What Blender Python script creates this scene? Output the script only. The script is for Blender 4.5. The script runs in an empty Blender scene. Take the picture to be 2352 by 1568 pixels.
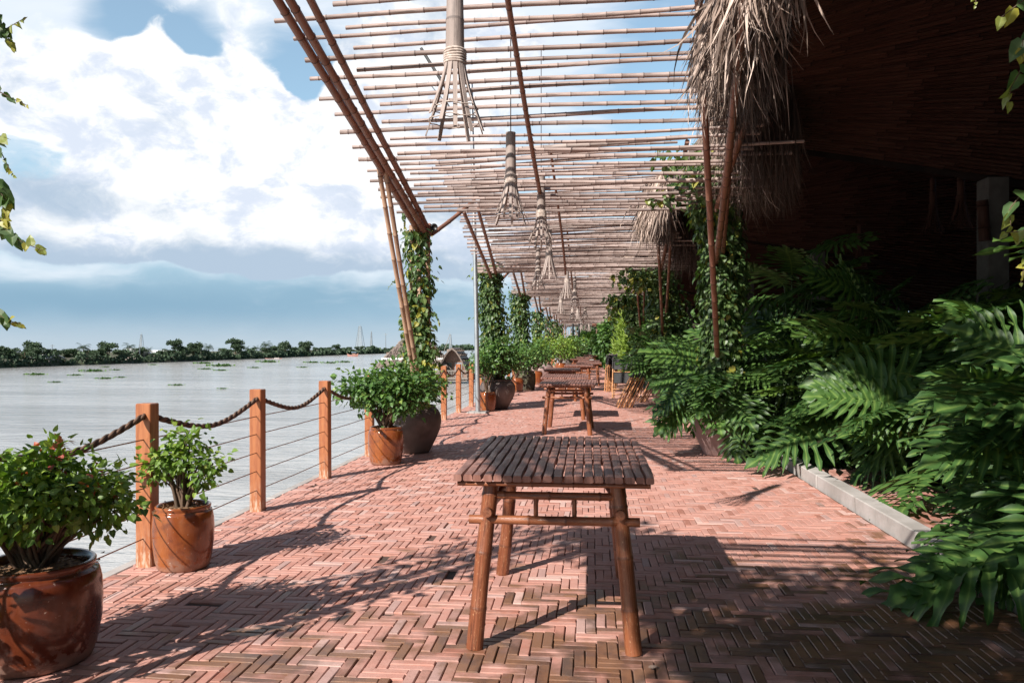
import bpy, bmesh, math, random
import numpy as np
from mathutils import Vector, Matrix
R = math.radians
rng = np.random.default_rng(7)
random.seed(7)
scn = bpy.context.scene
COL = scn.collection

# ------------------------------------------------------------------ camera
CAMH = 1.38; YAW = R(5.84); F = 1800.0
cam = bpy.data.cameras.new('camera'); cam.sensor_width = 36; cam.lens = 36*F/2352
cam.shift_y = 13/2352; cam.clip_start = 0.05; cam.clip_end = 20000
camo = bpy.data.objects.new('camera', cam); COL.objects.link(camo)
camo.location = (0, 0, CAMH); camo.rotation_euler = (R(90), 0, YAW)
scn.camera = camo
ca, sa = math.cos(YAW), math.sin(YAW)

# ------------------------------------------------------------------ world, sun, exposure
SUN_EL = R(36); SUN_AZ = R(213.7)
scn.view_settings.view_transform = 'Standard'; scn.view_settings.look = 'None'
scn.view_settings.exposure = 0.64; scn.view_settings.gamma = 1
world = bpy.data.worlds.new('World'); scn.world = world; world.use_nodes = True

class NX:
    """tiny helper for node maths"""
    def __init__(s, nt): s.nt = nt
    def n(s, t, **kw):
        x = s.nt.nodes.new(t)
        for k, v in kw.items(): setattr(x, k, v)
        return x
    def put(s, sock, v):
        if isinstance(v, bpy.types.NodeSocket): s.nt.links.new(v, sock)
        elif v is not None:
            if hasattr(sock.default_value, '__len__') and not hasattr(v, '__len__'): v = [v]*len(sock.default_value)
            if hasattr(sock.default_value, '__len__') and len(sock.default_value) == 4 and len(v) == 3: v = (*v, 1)
            sock.default_value = v
    def m(s, op, a, b=None, c=None, clamp=False):
        x = s.n('ShaderNodeMath', operation=op, use_clamp=clamp)
        s.put(x.inputs[0], a)
        if b is not None: s.put(x.inputs[1], b)
        if c is not None: s.put(x.inputs[2], c)
        return x.outputs[0]
    def vm(s, op, a, b=None, out=0):
        x = s.n('ShaderNodeVectorMath', operation=op)
        s.put(x.inputs[0], a)
        if b is not None:
            if op == 'SCALE': s.put(x.inputs['Scale'], b)
            else: s.put(x.inputs[1], b)
        return x.outputs[out]
    def noise(s, vec, scale, detail=4, rough=.55, dist=0, col=False):
        x = s.n('ShaderNodeTexNoise')
        s.put(x.inputs['Vector'], vec); x.inputs['Scale'].default_value = scale
        x.inputs['Detail'].default_value = detail; x.inputs['Roughness'].default_value = rough
        x.inputs['Distortion'].default_value = dist
        return x.outputs['Color' if col else 'Fac']
    def ss(s, v, lo, hi, a=0, b=1):
        x = s.n('ShaderNodeMapRange', interpolation_type='SMOOTHSTEP')
        s.put(x.inputs[0], v); s.put(x.inputs[1], lo); s.put(x.inputs[2], hi); s.put(x.inputs[3], a); s.put(x.inputs[4], b)
        return x.outputs[0]
    def mix(s, f, a, b, blend='MIX'):
        x = s.n('ShaderNodeMix', data_type='RGBA', blend_type=blend)
        s.put(x.inputs[0], f); s.put(x.inputs[6], a); s.put(x.inputs[7], b)
        return x.outputs[2]
    def ramp(s, f, stops):
        x = s.n('ShaderNodeValToRGB'); e = x.color_ramp.elements
        while len(e) < len(stops): e.new(0.5)
        for q, (p, c) in zip(e, stops): q.position = p; q.color = (*c, 1)
        s.put(x.inputs[0], f); return x.outputs[0]

def azel(px, py):
    return math.atan((px-1176)/F)-YAW, math.atan((797-py)/math.hypot(F, px-1176))

def build_world():
    nt = world.node_tree; nt.nodes.clear(); X = NX(nt)
    sky = X.n('ShaderNodeTexSky', sky_type='NISHITA'); sky.sun_disc = False
    sky.sun_elevation = SUN_EL; sky.sun_rotation = SUN_AZ; sky.air_density = 1.0; sky.dust_density = .6; sky.ozone_density = 1.3
    tc = X.n('ShaderNodeTexCoord'); d = tc.outputs['Generated']
    sep = X.n('ShaderNodeSeparateXYZ'); X.put(sep.inputs[0], d)
    az = X.m('ARCTAN2', sep.outputs[0], sep.outputs[1]); el = X.m('ARCSINE', sep.outputs[2])
    # flattened direction so that clouds spread sideways and have flat bases
    comb = X.n('ShaderNodeCombineXYZ'); X.put(comb.inputs[0], az); X.put(comb.inputs[1], X.m('MULTIPLY', el, 1.5)); X.put(comb.inputs[2], .37)
    p = comb.outputs[0]
    warp = X.vm('SCALE', X.vm('SUBTRACT', X.noise(p, 5, 3, .6, col=True), (.5, .5, .5)), .10)
    pw = X.vm('ADD', p, warp)
    n1 = X.noise(pw, 5.5, 9, .60)
    n2 = X.noise(X.vm('ADD', pw, (3.1, -.03, 1.7)), 7.5, 7, .62)
    n3 = X.noise(X.vm('MULTIPLY', pw, (1, 2.6, 1)), 4.0, 6, .6)
    n4 = X.noise(X.vm('ADD', pw, (7.1, .3, 2.7)), 13, 8, .62)
    sep2 = X.n('ShaderNodeSeparateXYZ'); X.put(sep2.inputs[0], pw)
    azw = sep2.outputs[0]; elw = X.m('DIVIDE', sep2.outputs[1], 1.5)
    def blobs(lst):
        tot = None
        for px, py, sx, sy, w in lst:
            a, e = azel(px, py)
            u = X.m('MULTIPLY', X.m('SUBTRACT', azw, a), F/sx); v = X.m('MULTIPLY', X.m('SUBTRACT', elw, e), F/sy)
            r2 = X.m('MULTIPLY_ADD', u, u, X.m('MULTIPLY', v, v))
            g = X.m('MULTIPLY', X.m('EXPONENT', X.m('MULTIPLY', r2, -1.0)), w)
            tot = g if tot is None else X.m('ADD', tot, g)
        return tot
    # big cumulus (bright, crisp edge)
    cb = blobs([(350, 170, 130, 110, .62), (500, 400, 420, 210, .75), (120, 240, 190, 130, .42), (800, 330, 260, 230, .52),
                (1080, 520, 260, 130, .55), (250, 560, 380, 90, .42), (700, 560, 420, 80, .45), (1150, 120, 260, 110, .30),
                (645, 735, 26, 22, .42), (765, 712, 50, 16, .36), (480, 250, 160, 120, .35), (1000, 250, 160, 150, .2),
                (270, 40, 65, 60, -.8), (440, 85, 48, 45, -.65), (345, 120, 60, 60, .35), (700, 190, 65, 80, -.95), (610, 110, 60, 60, -.2), (1560, 150, 230, 240, -.9), (1300, 740, 180, 70, -.5),
                (90, 395, 130, 55, -.42), (400, 690, 900, 58, -.85), (100, 620, 200, 40, -.35), (60, 330, 80, 40, -.3)])
    dens = X.m('ADD', cb, X.m('MULTIPLY', X.m('SUBTRACT', n1, .5), 1.5))
    cum = X.ss(dens, .16, .33)
    # thin veil of high cloud
    vb = blobs([(900, 60, 700, 200, .45), (120, 60, 260, 160, .55), (1300, 60, 200, 260, .35), (600, 600, 1200, 60, .35), (1560, 180, 200, 260, -.5), (275, 45, 90, 60, -.9), (440, 85, 60, 55, -.8), (700, 190, 70, 80, -.9), (610, 110, 80, 60, -.3), (300, 690, 500, 45, -.3)])
    veil = X.ss(X.m('ADD', vb, X.m('MULTIPLY', X.m('SUBTRACT', n3, .5), 1.2)), -.1, .5, 0, .88)
    # grey undersides
    sb = blobs([(250, 470, 330, 45, .22), (500, 600, 700, 45, .30), (90, 400, 140, 40, .3), (1080, 470, 130, 40, .35), (500, 640, 900, 40, .3), (350, 290, 130, 60, .12), (560, 420, 330, 130, -.22), (350, 120, 100, 80, -.2)])
    shade = X.ss(X.m('ADD', sb, X.m('MULTIPLY', X.m('SUBTRACT', n2, .5), 1.3)), -.02, .42)
    blue = X.mix(.14, X.mix(1, sky.outputs[0], (.150, .172, .158), 'MULTIPLY'), (.8, .9, 1.0))
    band = X.m('MULTIPLY', X.ss(el, .085, .035), X.ss(el, .008, .03))
    low = X.mix(X.ss(el, .30, .02, 0, .92), blue, (.34, .50, .66))
    low = X.mix(X.m('MULTIPLY', blobs([(200, 700, 800, 55, 1.0), (900, 660, 300, 40, .6)]), .72), low, (.20, .36, .50))
    ccol = X.mix(shade, X.mix(X.ss(n4, .45, .62, 0, .85), (1.02, 1.02, 1.02), (.62, .70, .84)), (.43, .54, .67))
    vcol = X.mix(n3, (.68, .78, .90), (.95, .97, 1.0))
    out = X.mix(veil, low, vcol)
    out = X.mix(cum, out, ccol)
    out = X.mix(X.ss(el, .05, -.01, 0, .8), out, (.52, .60, .66))
    # the bright bank of cloud only stands over the river; elsewhere the sky is clear and deeper
    front = X.ss(X.m('COSINE', X.m('ADD', az, .30)), .50, .86)
    hi = X.ss(el, .78, .45)
    out = X.mix(X.m('MULTIPLY', front, hi), X.mix(X.ss(n1, .55, .65, 0, .2), X.mix(1, blue, (.45, .46, .50), 'MULTIPLY'), (.5, .52, .55)), out)
    below = X.ss(el, -.01, -.05)
    out = X.mix(below, out, (.10, .08, .07))
    bg = X.n('ShaderNodeBackground'); X.put(bg.inputs[0], out); bg.inputs[1].default_value = .72
    o = X.n('ShaderNodeOutputWorld'); nt.links.new(bg.outputs[0], o.inputs[0])
    world.cycles.sampling_method = 'MANUAL'; world.cycles.sample_map_resolution = 512
build_world()
sun = bpy.data.lights.new('sun', 'SUN'); sun.energy = 5.0; sun.angle = R(.53); sun.color = (1, .95, .87)
suno = bpy.data.objects.new('sun', sun); COL.objects.link(suno)
sdir = Vector((math.sin(SUN_AZ)*math.cos(SUN_EL), math.cos(SUN_AZ)*math.cos(SUN_EL), math.sin(SUN_EL)))
suno.rotation_euler = sdir.to_track_quat('Z', 'Y').to_euler(); suno.location = sdir*50
suno['kind'] = 'structure'

# ------------------------------------------------------------------ helpers
def W(lc, dc, z=0.0):                       # camera-relative lateral / depth -> world
    return Vector((lc*ca-dc*sa, lc*sa+dc*ca, z))
def P(px, py, D):                           # where a thing seen at px,py and D metres off really stands
    return W((px-1176)*D/F, D, CAMH-(py-797)*D/F)
def nrm(a): return a/np.maximum(np.linalg.norm(a, axis=-1, keepdims=True), 1e-9)

class MB:
    def __init__(s): s.V = []; s.F = []; s.nv = 0
    def add(s, V, Fl, rnd=None, cyl=None, nd=None, mat=0):
        V = np.asarray(V, float).reshape(-1, 3); n = len(V)
        s.V.append((V, V if cyl is None else np.asarray(cyl, float), np.zeros(n) if nd is None else np.asarray(nd, float)))
        if isinstance(Fl, np.ndarray): groups = [Fl]
        else:
            by = {}
            for f in Fl: by.setdefault(len(f), []).append(f)
            groups = [np.array(g) for g in by.values()]
        for g in groups:
            r = rng.random() if rnd is None else rnd
            rr = np.broadcast_to(np.asarray(r, float), (len(g),)).copy()
            s.F.append((g+s.nv, rr, mat))
        s.nv += n
        return s
    def build(s, name, mats, parent=None, smooth=False, loc=None):
        me = bpy.data.meshes.new(name)
        if not isinstance(mats, (list, tuple)): mats = [mats]
        V = np.concatenate([v[0] for v in s.V]); C = np.concatenate([v[1] for v in s.V]); N = np.concatenate([v[2] for v in s.V])
        loops = np.concatenate([f[0].ravel() for f in s.F]); tot = np.concatenate([np.full(len(f[0]), f[0].shape[1]) for f in s.F])
        rn = np.concatenate([f[1] for f in s.F]); mi = np.concatenate([np.full(len(f[0]), f[2]) for f in s.F])
        me.vertices.add(len(V)); me.vertices.foreach_set('co', V.ravel())
        me.loops.add(len(loops)); me.loops.foreach_set('vertex_index', loops.astype(np.int32))
        me.polygons.add(len(tot)); st = np.concatenate([[0], np.cumsum(tot)[:-1]])
        me.polygons.foreach_set('loop_start', st.astype(np.int32)); me.polygons.foreach_set('loop_total', tot.astype(np.int32))
        me.polygons.foreach_set('material_index', mi.astype(np.int32))
        me.polygons.foreach_set('use_smooth', np.full(len(tot), bool(smooth)))
        a = me.attributes.new('rnd', 'FLOAT', 'FACE'); a.data.foreach_set('value', rn)
        a = me.attributes.new('nd', 'FLOAT', 'POINT'); a.data.foreach_set('value', N)
        a = me.attributes.new('cyl', 'FLOAT_VECTOR', 'POINT'); a.data.foreach_set('vector', C.ravel())
        me.update(calc_edges=True); me.validate()
        for m in mats: me.materials.append(m)
        o = bpy.data.objects.new(name, me); COL.objects.link(o)
        if parent is not None: o.parent = parent
        if loc is not None: o.location = loc
        return o

def tag(o, label=None, cat=None, group=None, kind=None):
    if label: o['label'] = label
    if cat: o['category'] = cat
    if group: o['group'] = group
    if kind: o['kind'] = kind
    return o
def thing(name, label, cat, loc=(0, 0, 0), rz=0, group=None):
    o = bpy.data.objects.new(name, None); o.empty_display_size = .2; COL.objects.link(o)
    o.location = loc; o.rotation_euler = (0, 0, rz)
    return tag(o, label, cat, group)
def dup(o, parent=None, loc=None, rz=None, label=None):
    c = o.copy(); COL.objects.link(c)
    if parent is not None: c.parent = parent
    for ch in [x for x in o.children]: dup(ch, c)
    if loc is not None: c.location = loc
    if rz is not None: c.rotation_euler = (0, 0, rz)
    if label: c['label'] = label
    return c

def tube(m, pts, rad, seg=8, caps=True, rnd=None, nd=None, mat=0, vstart=0.0, hollow=False):
    pts = np.asarray(pts, float); n = len(pts); rad = np.broadcast_to(np.asarray(rad, float), (n,))
    T = np.gradient(pts, axis=0); T = nrm(T)
    up = np.array([0, 0, 1.]) if abs(T[0][2]) < .9 else np.array([1., 0, 0])
    U = nrm(np.cross(T, up)); Wv = np.cross(T, U)
    a = np.arange(seg)*2*math.pi/seg
    ring = (np.cos(a)[None, :, None]*U[:, None, :]+np.sin(a)[None, :, None]*Wv[:, None, :])
    V = pts[:, None, :]+ring*rad[:, None, None]
    L = vstart+np.concatenate([[0], np.cumsum(np.linalg.norm(np.diff(pts, axis=0), axis=1))])
    C = np.stack([np.broadcast_to(np.cos(a), (n, seg)), np.broadcast_to(np.sin(a), (n, seg)), np.broadcast_to(L[:, None], (n, seg))], -1)
    i = np.arange(n-1)[:, None]*seg; j = np.arange(seg)[None, :]; j2 = (j+1) % seg
    Fq = np.stack([i+j, i+j2, i+seg+j2, i+seg+j], -1).reshape(-1, 4)
    N = np.zeros((n, seg)) if nd is None else np.broadcast_to(np.asarray(nd, float)[:, None], (n, seg))
    r = rng.random() if rnd is None else rnd
    off = C.reshape(-1, 3)+np.array([r*31, r*17, r*53])
    m.add(V.reshape(-1, 3), Fq[:, ::-1], r, off, N.ravel(), mat)
    if caps:
        for k, fl in ((0, False), (n-1, True)):
            f = list(range(seg)); f = f[::-1] if fl else f
            m.add(V[k], [tuple(f)], r, off.reshape(n, seg, 3)[k], np.full(seg, .35), mat)
    return m

def cane(m, p0, p1, r0, r1=None, gap=.28, seg=9, bend=.0, mat=0, rnd=None, bulge=1.13, jitter=True, caps=True):
    """a bamboo cane with swollen nodes"""
    p0 = np.array(p0, float); p1 = np.array(p1, float); r1 = r0 if r1 is None else r1
    L = np.linalg.norm(p1-p0); ts = [0.0]; rs = [1.0]; nds = [.3]
    s = gap*random.uniform(.3, .9)
    w = min(.012, r0*.5)
    while s < L-.03:
        for o_, k, q in ((-w, 1.0, 0), (-w*.25, bulge, .8), (w*.25, bulge*.97, 1), (w, .97, .15)):
            t = (s+o_)/L
            if ts[-1] < t < 1: ts.append(t); rs.append(k); nds.append(q)
        mid = s+gap*.5
        if mid < L-.04: ts.append(mid/L); rs.append(.96); nds.append(0)
        s += gap*(random.uniform(.8, 1.2) if jitter else 1)
    ts.append(1.0); rs.append(1.0); nds.append(.3)
    ts = np.array(ts); rs = np.array(rs)
    side = nrm(np.cross(p1-p0, [0.3, .2, 1.0])); side2 = nrm(np.cross(p1-p0, side))
    ph = random.random()*6
    off = bend*(np.sin(ts*math.pi)[:, None]*side*math.cos(ph)+np.sin(ts*math.pi*2+ph)[:, None]*side2*.4-np.sin(ph)*side2*.4)
    pts = p0+(p1-p0)*ts[:, None]+off
    return tube(m, pts, (r0+(r1-r0)*ts)*rs, seg, caps, rnd, nds, mat)

def box(m, c, s, rot=None, bev=0.0, rnd=None, mat=0):
    bm = bmesh.new(); bmesh.ops.create_cube(bm, size=1)
    for v in bm.verts: v.co = Vector((v.co.x*s[0], v.co.y*s[1], v.co.z*s[2]))
    if bev > 0: bmesh.ops.bevel(bm, geom=bm.edges[:], offset=bev, segments=1, affect='EDGES')
    bm.verts.index_update()
    V = np.array([v.co[:] for v in bm.verts]); Fl = [tuple(v.index for v in f.verts) for f in bm.faces]; bm.free()
    lc = V[:, [0, 1, 2]].copy()
    if rot is not None: V = V@np.array(Matrix(rot).to_3x3()).T
    m.add(V+np.array(c), Fl, rnd, lc+np.array(c), None, mat); return m
def bar(m, a, b, w, h, bev=0, rnd=None, mat=0):
    a = Vector(a); b = Vector(b); d = b-a; q = d.to_track_quat('X', 'Z').to_matrix()
    return box(m, (a+b)/2, (d.length, w, h), q, bev, rnd, mat)
def lathe(m, prof, seg=32, c=(0, 0, 0), rnd=None, mat=0, wob=0.0):
    prof = np.array(prof, float); n = len(prof); a = np.arange(seg)*2*math.pi/seg
    rr = prof[:, 0][:, None]*(1+wob*np.sin(a*2+1.3)[None, :]+wob*.6*np.sin(a*3+prof[:, 1][:, None]*5))
    V = np.stack([rr*np.cos(a), rr*np.sin(a), np.broadcast_to(prof[:, 1][:, None], (n, seg))], -1)+np.array(c)
    i = np.arange(n-1)[:, None]*seg; j = np.arange(seg)[None, :]; j2 = (j+1) % seg
    m.add(V.reshape(-1, 3), np.stack([i+j, i+j2, i+seg+j2, i+seg+j], -1).reshape(-1, 4), rnd, None, None, mat)
    return m

def stamp(m, TV, TF, pos, dirs, nor, sc, rnd=None, nd=None, mat=0, widen=None):
    """copy a leaf template (length along y, normal z) many times into one mesh"""
    pos = np.asarray(pos, float); N = len(pos); y = nrm(np.asarray(dirs, float))
    z = np.asarray(nor, float); z = nrm(z-(z*y).sum(-1, keepdims=True)*y); x = np.cross(y, z)
    sc = np.broadcast_to(np.asarray(sc, float), (N,)); wd = np.ones(N) if widen is None else widen
    V = pos[:, None, :]+sc[:, None, None]*(TV[None, :, 0:1]*x[:, None, :]*wd[:, None, None]+TV[None, :, 1:2]*y[:, None, :]+TV[None, :, 2:3]*z[:, None, :])
    k = len(TV); r = rng.random(N) if rnd is None else np.broadcast_to(rnd, (N,))
    ndv = np.tile(np.zeros(k) if nd is None else nd, N)
    V = V.reshape(-1, 3)
    # faces of equal size only
    first = True
    for TFg in TF:
        Fg = (TFg[None]+(np.arange(N)*k)[:, None, None]).reshape(-1, TFg.shape[1])
        if first: m.add(V, Fg, np.repeat(r, len(TFg)), None, ndv, mat); first = False
        else: m.F.append((Fg+m.nv-len(V), np.repeat(r, len(TFg)), mat))

# leaf templates ------------------------------------------------------
def T_heart():
    V = np.array([(0, 0, 0), (0, .35, -.03), (0, .7, -.03), (0, 1, -.12), (-.26, -.06, .05), (-.40, .22, .07), (-.27, .6, .04), (.26, -.06, .05), (.40, .22, .07), (.27, .6, .04)])
    Q = np.array([(0, 1, 5, 4), (1, 2, 6, 5), (0, 7, 8, 1), (1, 8, 9, 2)]); T = np.array([(2, 3, 6), (2, 9, 3)])
    return V, [Q, T], np.array([1, 1, 1, .6, 0, 0, 0, 0, 0, 0.])
def T_oval(w=.22):
    V = np.array([(0, 0, 0), (0, .4, -.02), (0, .75, -.04), (0, 1, -.14), (-w, .25, .05), (-w*.85, .62, .03), (w, .25, .05), (w*.85, .62, .03)])
    Q = np.array([(1, 2, 5, 4), (1, 6, 7, 2)]); T = np.array([(0, 1, 4), (0, 6, 1), (2, 3, 5), (2, 7, 3)])
    return V, [Q, T], np.array([1, 1, 1, .6, 0, 0, 0, 0.])
def T_quad():
    V = np.array([(-.5, 0, 0), (.5, 0, 0), (.35, 1, .15), (-.35, 1, -.1)])
    return V, [np.array([(0, 1, 2, 3)])], np.zeros(4)
HEART = T_heart(); OVAL = T_oval(.27); NARROW = T_oval(.07); QUAD = T_quad()

def T_phil(seed):
    """deeply cut, wavy philodendron blade, about one long"""
    r = random.Random(seed); V = []; Fq = []; nd = []
    nl = 12
    def rib(t): return np.array([0, t, .06*math.sin(t*2.2)-.20*t*t])
    def strip(root, ang, L, w0, side, droop, k=12):
        base = len(V); c = np.array(root, float); a = ang; ph = r.random()*6
        for i in range(k):
            t = i/(k-1)
            hw = (w0*(1+1.0*max(0, 1-t/.32)))*(1-.10*t) if t < .72 else w0*.93*max(0.0, (1-t)/.28)**.6
            hw *= 1+(.30*math.sin(t*13+ph) if t > .25 else 0)
            dx, dy = math.sin(a)*side, math.cos(a)
            z = c[2]
            rip = .014*math.sin(t*11+ph)
            nx, ny = dy*side, -dx*side
            V.append((c[0]+nx*hw, c[1]+ny*hw, z+.30*hw+rip)); nd.append(0)
            V.append((c[0], c[1], z)); nd.append(1)
            V.append((c[0]-nx*hw, c[1]-ny*hw, z+.30*hw-rip)); nd.append(0)
            if i < k-1:
                b = base+i*3
                q1 = (b, b+1, b+4, b+3); q2 = (b+1, b+2, b+5, b+4)
                if side < 0: q1 = q1[::-1]; q2 = q2[::-1]
                Fq.extend((q1, q2))
            st = L/(k-1); c = c+np.array([dx*st, dy*st, -droop*t*st]); a -= .028
    for side in (-1, 1):
        for i in range(nl):
            t = (i+.3+r.uniform(-.12, .12))/nl*.92
            ang = 2.35-1.75*t**.75 if i > 0 else 2.75
            L = (.34+.30*math.sin(min(1, t*1.3+.25)*math.pi*.93))*r.uniform(.86, 1.12)*(.72 if t > .8 else 1)
            strip(rib(t), ang, L, .031*r.uniform(.85, 1.15), side, .35)
    strip(rib(.9), 0, .28, .07, 1, .4)
    # midrib
    base = len(V)
    for i in range(8):
        p = rib(i/7*.97); w = .016*(1-i/8)
        V.append((p[0]-w, p[1], p[2]+.004)); V.append((p[0]+w, p[1], p[2]+.004)); nd += [1.6, 1.6]
        if i < 7: b = base+i*2; Fq.append((b, b+1, b+3, b+2))
    return np.array(V, float), [np.array(Fq)], np.array(nd, float)
PHIL = [T_phil(s) for s in (1, 5, 9, 14)]

# ------------------------------------------------------------------ materials
def newmat(name):
    m = bpy.data.materials.new(name); m.use_nodes = True; nt = m.node_tree
    bs = nt.nodes['Principled BSDF']; X = NX(nt); return m, X, bs
def attr(X, name, vec=False):
    a = X.n('ShaderNodeAttribute', attribute_name=name); return a.outputs['Vector' if vec else 'Fac']
def bump(X, bs, h, strength=.3, dist=.01):
    b = X.n('ShaderNodeBump'); b.inputs['Strength'].default_value = strength; b.inputs['Distance'].default_value = dist
    X.put(b.inputs['Height'], h); X.put(bs.inputs['Normal'], b.outputs[0])
def objco(X): return X.n('ShaderNodeTexCoord').outputs['Object']
def geopos(X): return X.n('ShaderNodeNewGeometry').outputs['Position']

def bamboo(name, c1, c2, dark=(.06, .03, .02), rough=.45, stain=.5, spec=.4, scuff=None):
    m, X, bs = newmat(name); c = attr(X, 'cyl', True); r = attr(X, 'rnd'); nd = attr(X, 'nd')
    st = X.noise(X.vm('MULTIPLY', c, (3.5, 3.5, 1.2)), 1.6, 5, .65)
    fine = X.noise(X.vm('MULTIPLY', c, (9, 9, 1.5)), 3, 3, .6)
    bl = X.noise(X.vm('MULTIPLY', c, (.8, .8, 3.5)), 1.3, 5, .6)
    col = X.mix(r, c1, c2)
    col = X.mix(X.ss(st, .35, .7, 0, .55), col, tuple(min(1, x*1.45) for x in c1))
    col = X.mix(X.m('MULTIPLY', X.ss(bl, .52, .68), stain), col, dark)
    col = X.mix(X.ss(fine, .55, .75, 0, .35), col, dark)
    col = X.mix(X.ss(nd, .1, .9, 0, .72 if not scuff else .45), col, dark)
    if scuff:
        k1 = X.noise(X.vm('MULTIPLY', c, (1.6, 1.6, 9)), 2.0, 6, .7); k2 = X.noise(X.vm('MULTIPLY', c, (2.2, 2.2, 26)), 2.2, 5, .7)
        col = X.mix(X.ss(k1, .56, .70, 0, .6), col, scuff); col = X.mix(X.ss(k2, .60, .68, 0, .8), col, tuple(min(1, q*1.5) for q in scuff)); col = X.mix(X.ss(k2, .40, .30, 0, .6), col, dark)
    X.put(bs.inputs['Base Color'], col)
    X.put(bs.inputs['Roughness'], X.ss(st, .2, .8, rough-.12, rough+.2)); bs.inputs['Specular IOR Level'].default_value = spec
    bump(X, bs, X.m('ADD', st, X.m('MULTIPLY', fine, .6)), .35, .004)
    return m
MAT = {}
MAT['slat'] = bamboo('weathered pale bamboo', (.39, .295, .265), (.13, .095, .085), (.08, .055, .05), .55, .55)
MAT['beam'] = bamboo('brown bamboo beam', (.23, .105, .07), (.16, .072, .048), (.045, .02, .014), .45, .45)
MAT['pole'] = bamboo('tan bamboo pole', (.40, .25, .17), (.30, .18, .12), (.10, .05, .03), .45, .35)
MAT['table'] = bamboo('varnished bamboo', (.25, .082, .034), (.15, .045, .022), (.06, .018, .01), .30, .75, .6, (.36, .20, .11))
MAT['chaircane'] = bamboo('golden bamboo', (.52, .26, .12), (.40, .17, .07), (.10, .04, .02), .35, .4)
MAT['lamp'] = bamboo('dry grey bamboo', (.36, .285, .255), (.24, .19, .17), (.11, .085, .08), .6, .5)
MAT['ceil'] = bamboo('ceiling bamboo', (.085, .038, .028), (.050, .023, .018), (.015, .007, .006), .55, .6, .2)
MAT['stem'] = bamboo('stem', (.12, .075, .05), (.09, .06, .04), (.03, .02, .015), .8, .5)

def tabletop():
    m, X, bs = newmat('weathered table slats'); p = attr(X, 'cyl', True); r = attr(X, 'rnd')
    st = X.noise(X.vm('MULTIPLY', p, (18, 1.6, 18)), 2.2, 6, .65); bl = X.noise(p, 4.5, 5, .6); fn = X.noise(X.vm('MULTIPLY', p, (60, 6, 60)), 2, 4, .6)
    col = X.mix(X.ss(st, .38, .66), (.20, .082, .06), (.38, .185, .145))
    col = X.mix(X.ss(bl, .5, .72, 0, .65), col, (.30, .20, .185))
    col = X.mix(X.m('MULTIPLY', r, .45), col, (.06, .03, .024)); col = X.mix(X.ss(fn, .56, .75, 0, .6), col, (.05, .022, .018))
    X.put(bs.inputs['Base Color'], col); X.put(bs.inputs['Roughness'], X.ss(bl, .3, .7, .34, .6)); bump(X, bs, X.m('ADD', st, fn), .4, .004); return m
MAT['top'] = tabletop()

def wood(name, c1, c2, c3, scale=1.0, rough=.5, axis=(14, 14, 1.2), wear=False):
    m, X, bs = newmat(name); p = objco(X); r = attr(X, 'rnd')
    g = X.noise(X.vm('MULTIPLY', p, axis), 3*scale, 6, .65, .6); w = X.noise(p, 6, 5, .6)
    col = X.mix(X.ss(g, .35, .65), c1, c2); col = X.mix(X.ss(w, .58, .74, 0, .6), col, c3)
    col = X.mix(X.m('MULTIPLY', r, .3), col, c2)
    if wear:
        sp = X.n('ShaderNodeSeparateXYZ'); X.put(sp.inputs[0], p); kn = X.noise(X.vm('MULTIPLY', p, (30, 30, 5)), 2, 5, .7)
        col = X.mix(X.m('MULTIPLY', X.ss(sp.outputs[2], .30, .0), X.ss(kn, .46, .62)), col, (.55, .42, .32)); col = X.mix(X.ss(kn, .60, .72, 0, .5), col, (.14, .05, .02))
    X.put(bs.inputs['Base Color'], col); bs.inputs['Roughness'].default_value = rough; bump(X, bs, g, .3, .004); return m
MAT['post'] = wood('orange hardwood post', (.44, .165, .065), (.30, .095, .038), (.50, .28, .16), 1, .42, wear=True)
MAT['oldwood'] = wood('brown timber', (.22, .13, .09), (.13, .08, .06), (.3, .22, .17))
MAT['greywood'] = wood('grey timber', (.34, .29, .25), (.22, .19, .17), (.45, .4, .36))
MAT['boatwood'] = wood('boat planks', (.30, .16, .11), (.2, .11, .08), (.36, .26, .2))

def plain(name, c, rough=.6, metal=0, c2=None, scale=8, bmp=.0, bd=.01, spec=.5, coat=0):
    m, X, bs = newmat(name)
    if c2 is not None:
        n = X.noise(objco(X), scale, 6, .6); X.put(bs.inputs['Base Color'], X.mix(X.ss(n, .35, .65), c, c2))
        if bmp: bump(X, bs, n, bmp, bd)
    else: X.put(bs.inputs['Base Color'], (*c, 1))
    bs.inputs['Roughness'].default_value = rough; bs.inputs['Metallic'].default_value = metal
    bs.inputs['Specular IOR Level'].default_value = spec; bs.inputs['Coat Weight'].default_value = coat
    return m
def concrete():
    m, X, bs = newmat('pale concrete'); p = objco(X); a = X.noise(p, 2.5, 6, .6); b = X.noise(p, 22, 4, .6); d = X.noise(X.vm('MULTIPLY', p, (6, 6, 1)), 2, 4, .6)
    col = X.mix(X.ss(a, .35, .7), (.50, .46, .44), (.34, .31, .29)); col = X.mix(X.ss(d, .58, .75, 0, .5), col, (.16, .14, .12)); col = X.mix(X.m('MULTIPLY', b, .3), col, (.25, .22, .2))
    X.put(bs.inputs['Base Color'], col); bs.inputs['Roughness'].default_value = .85; bump(X, bs, X.m('ADD', a, X.m('MULTIPLY', b, .4)), .5, .01); return m
MAT['conc'] = concrete()
MAT['metal'] = plain('galvanised steel', (.55, .57, .6), .38, .8, (.42, .44, .47), 5)
MAT['black'] = plain('black plastic', (.02, .02, .022), .4)
MAT['cable'] = plain('rusty steel wire', (.25, .12, .08), .5, .4)
MAT['cord'] = plain('dark cord', (.05, .035, .03), .8)
MAT['jute'] = plain('pale binding', (.62, .52, .46), .9, 0, (.38, .3, .26), 40, .5)
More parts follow.
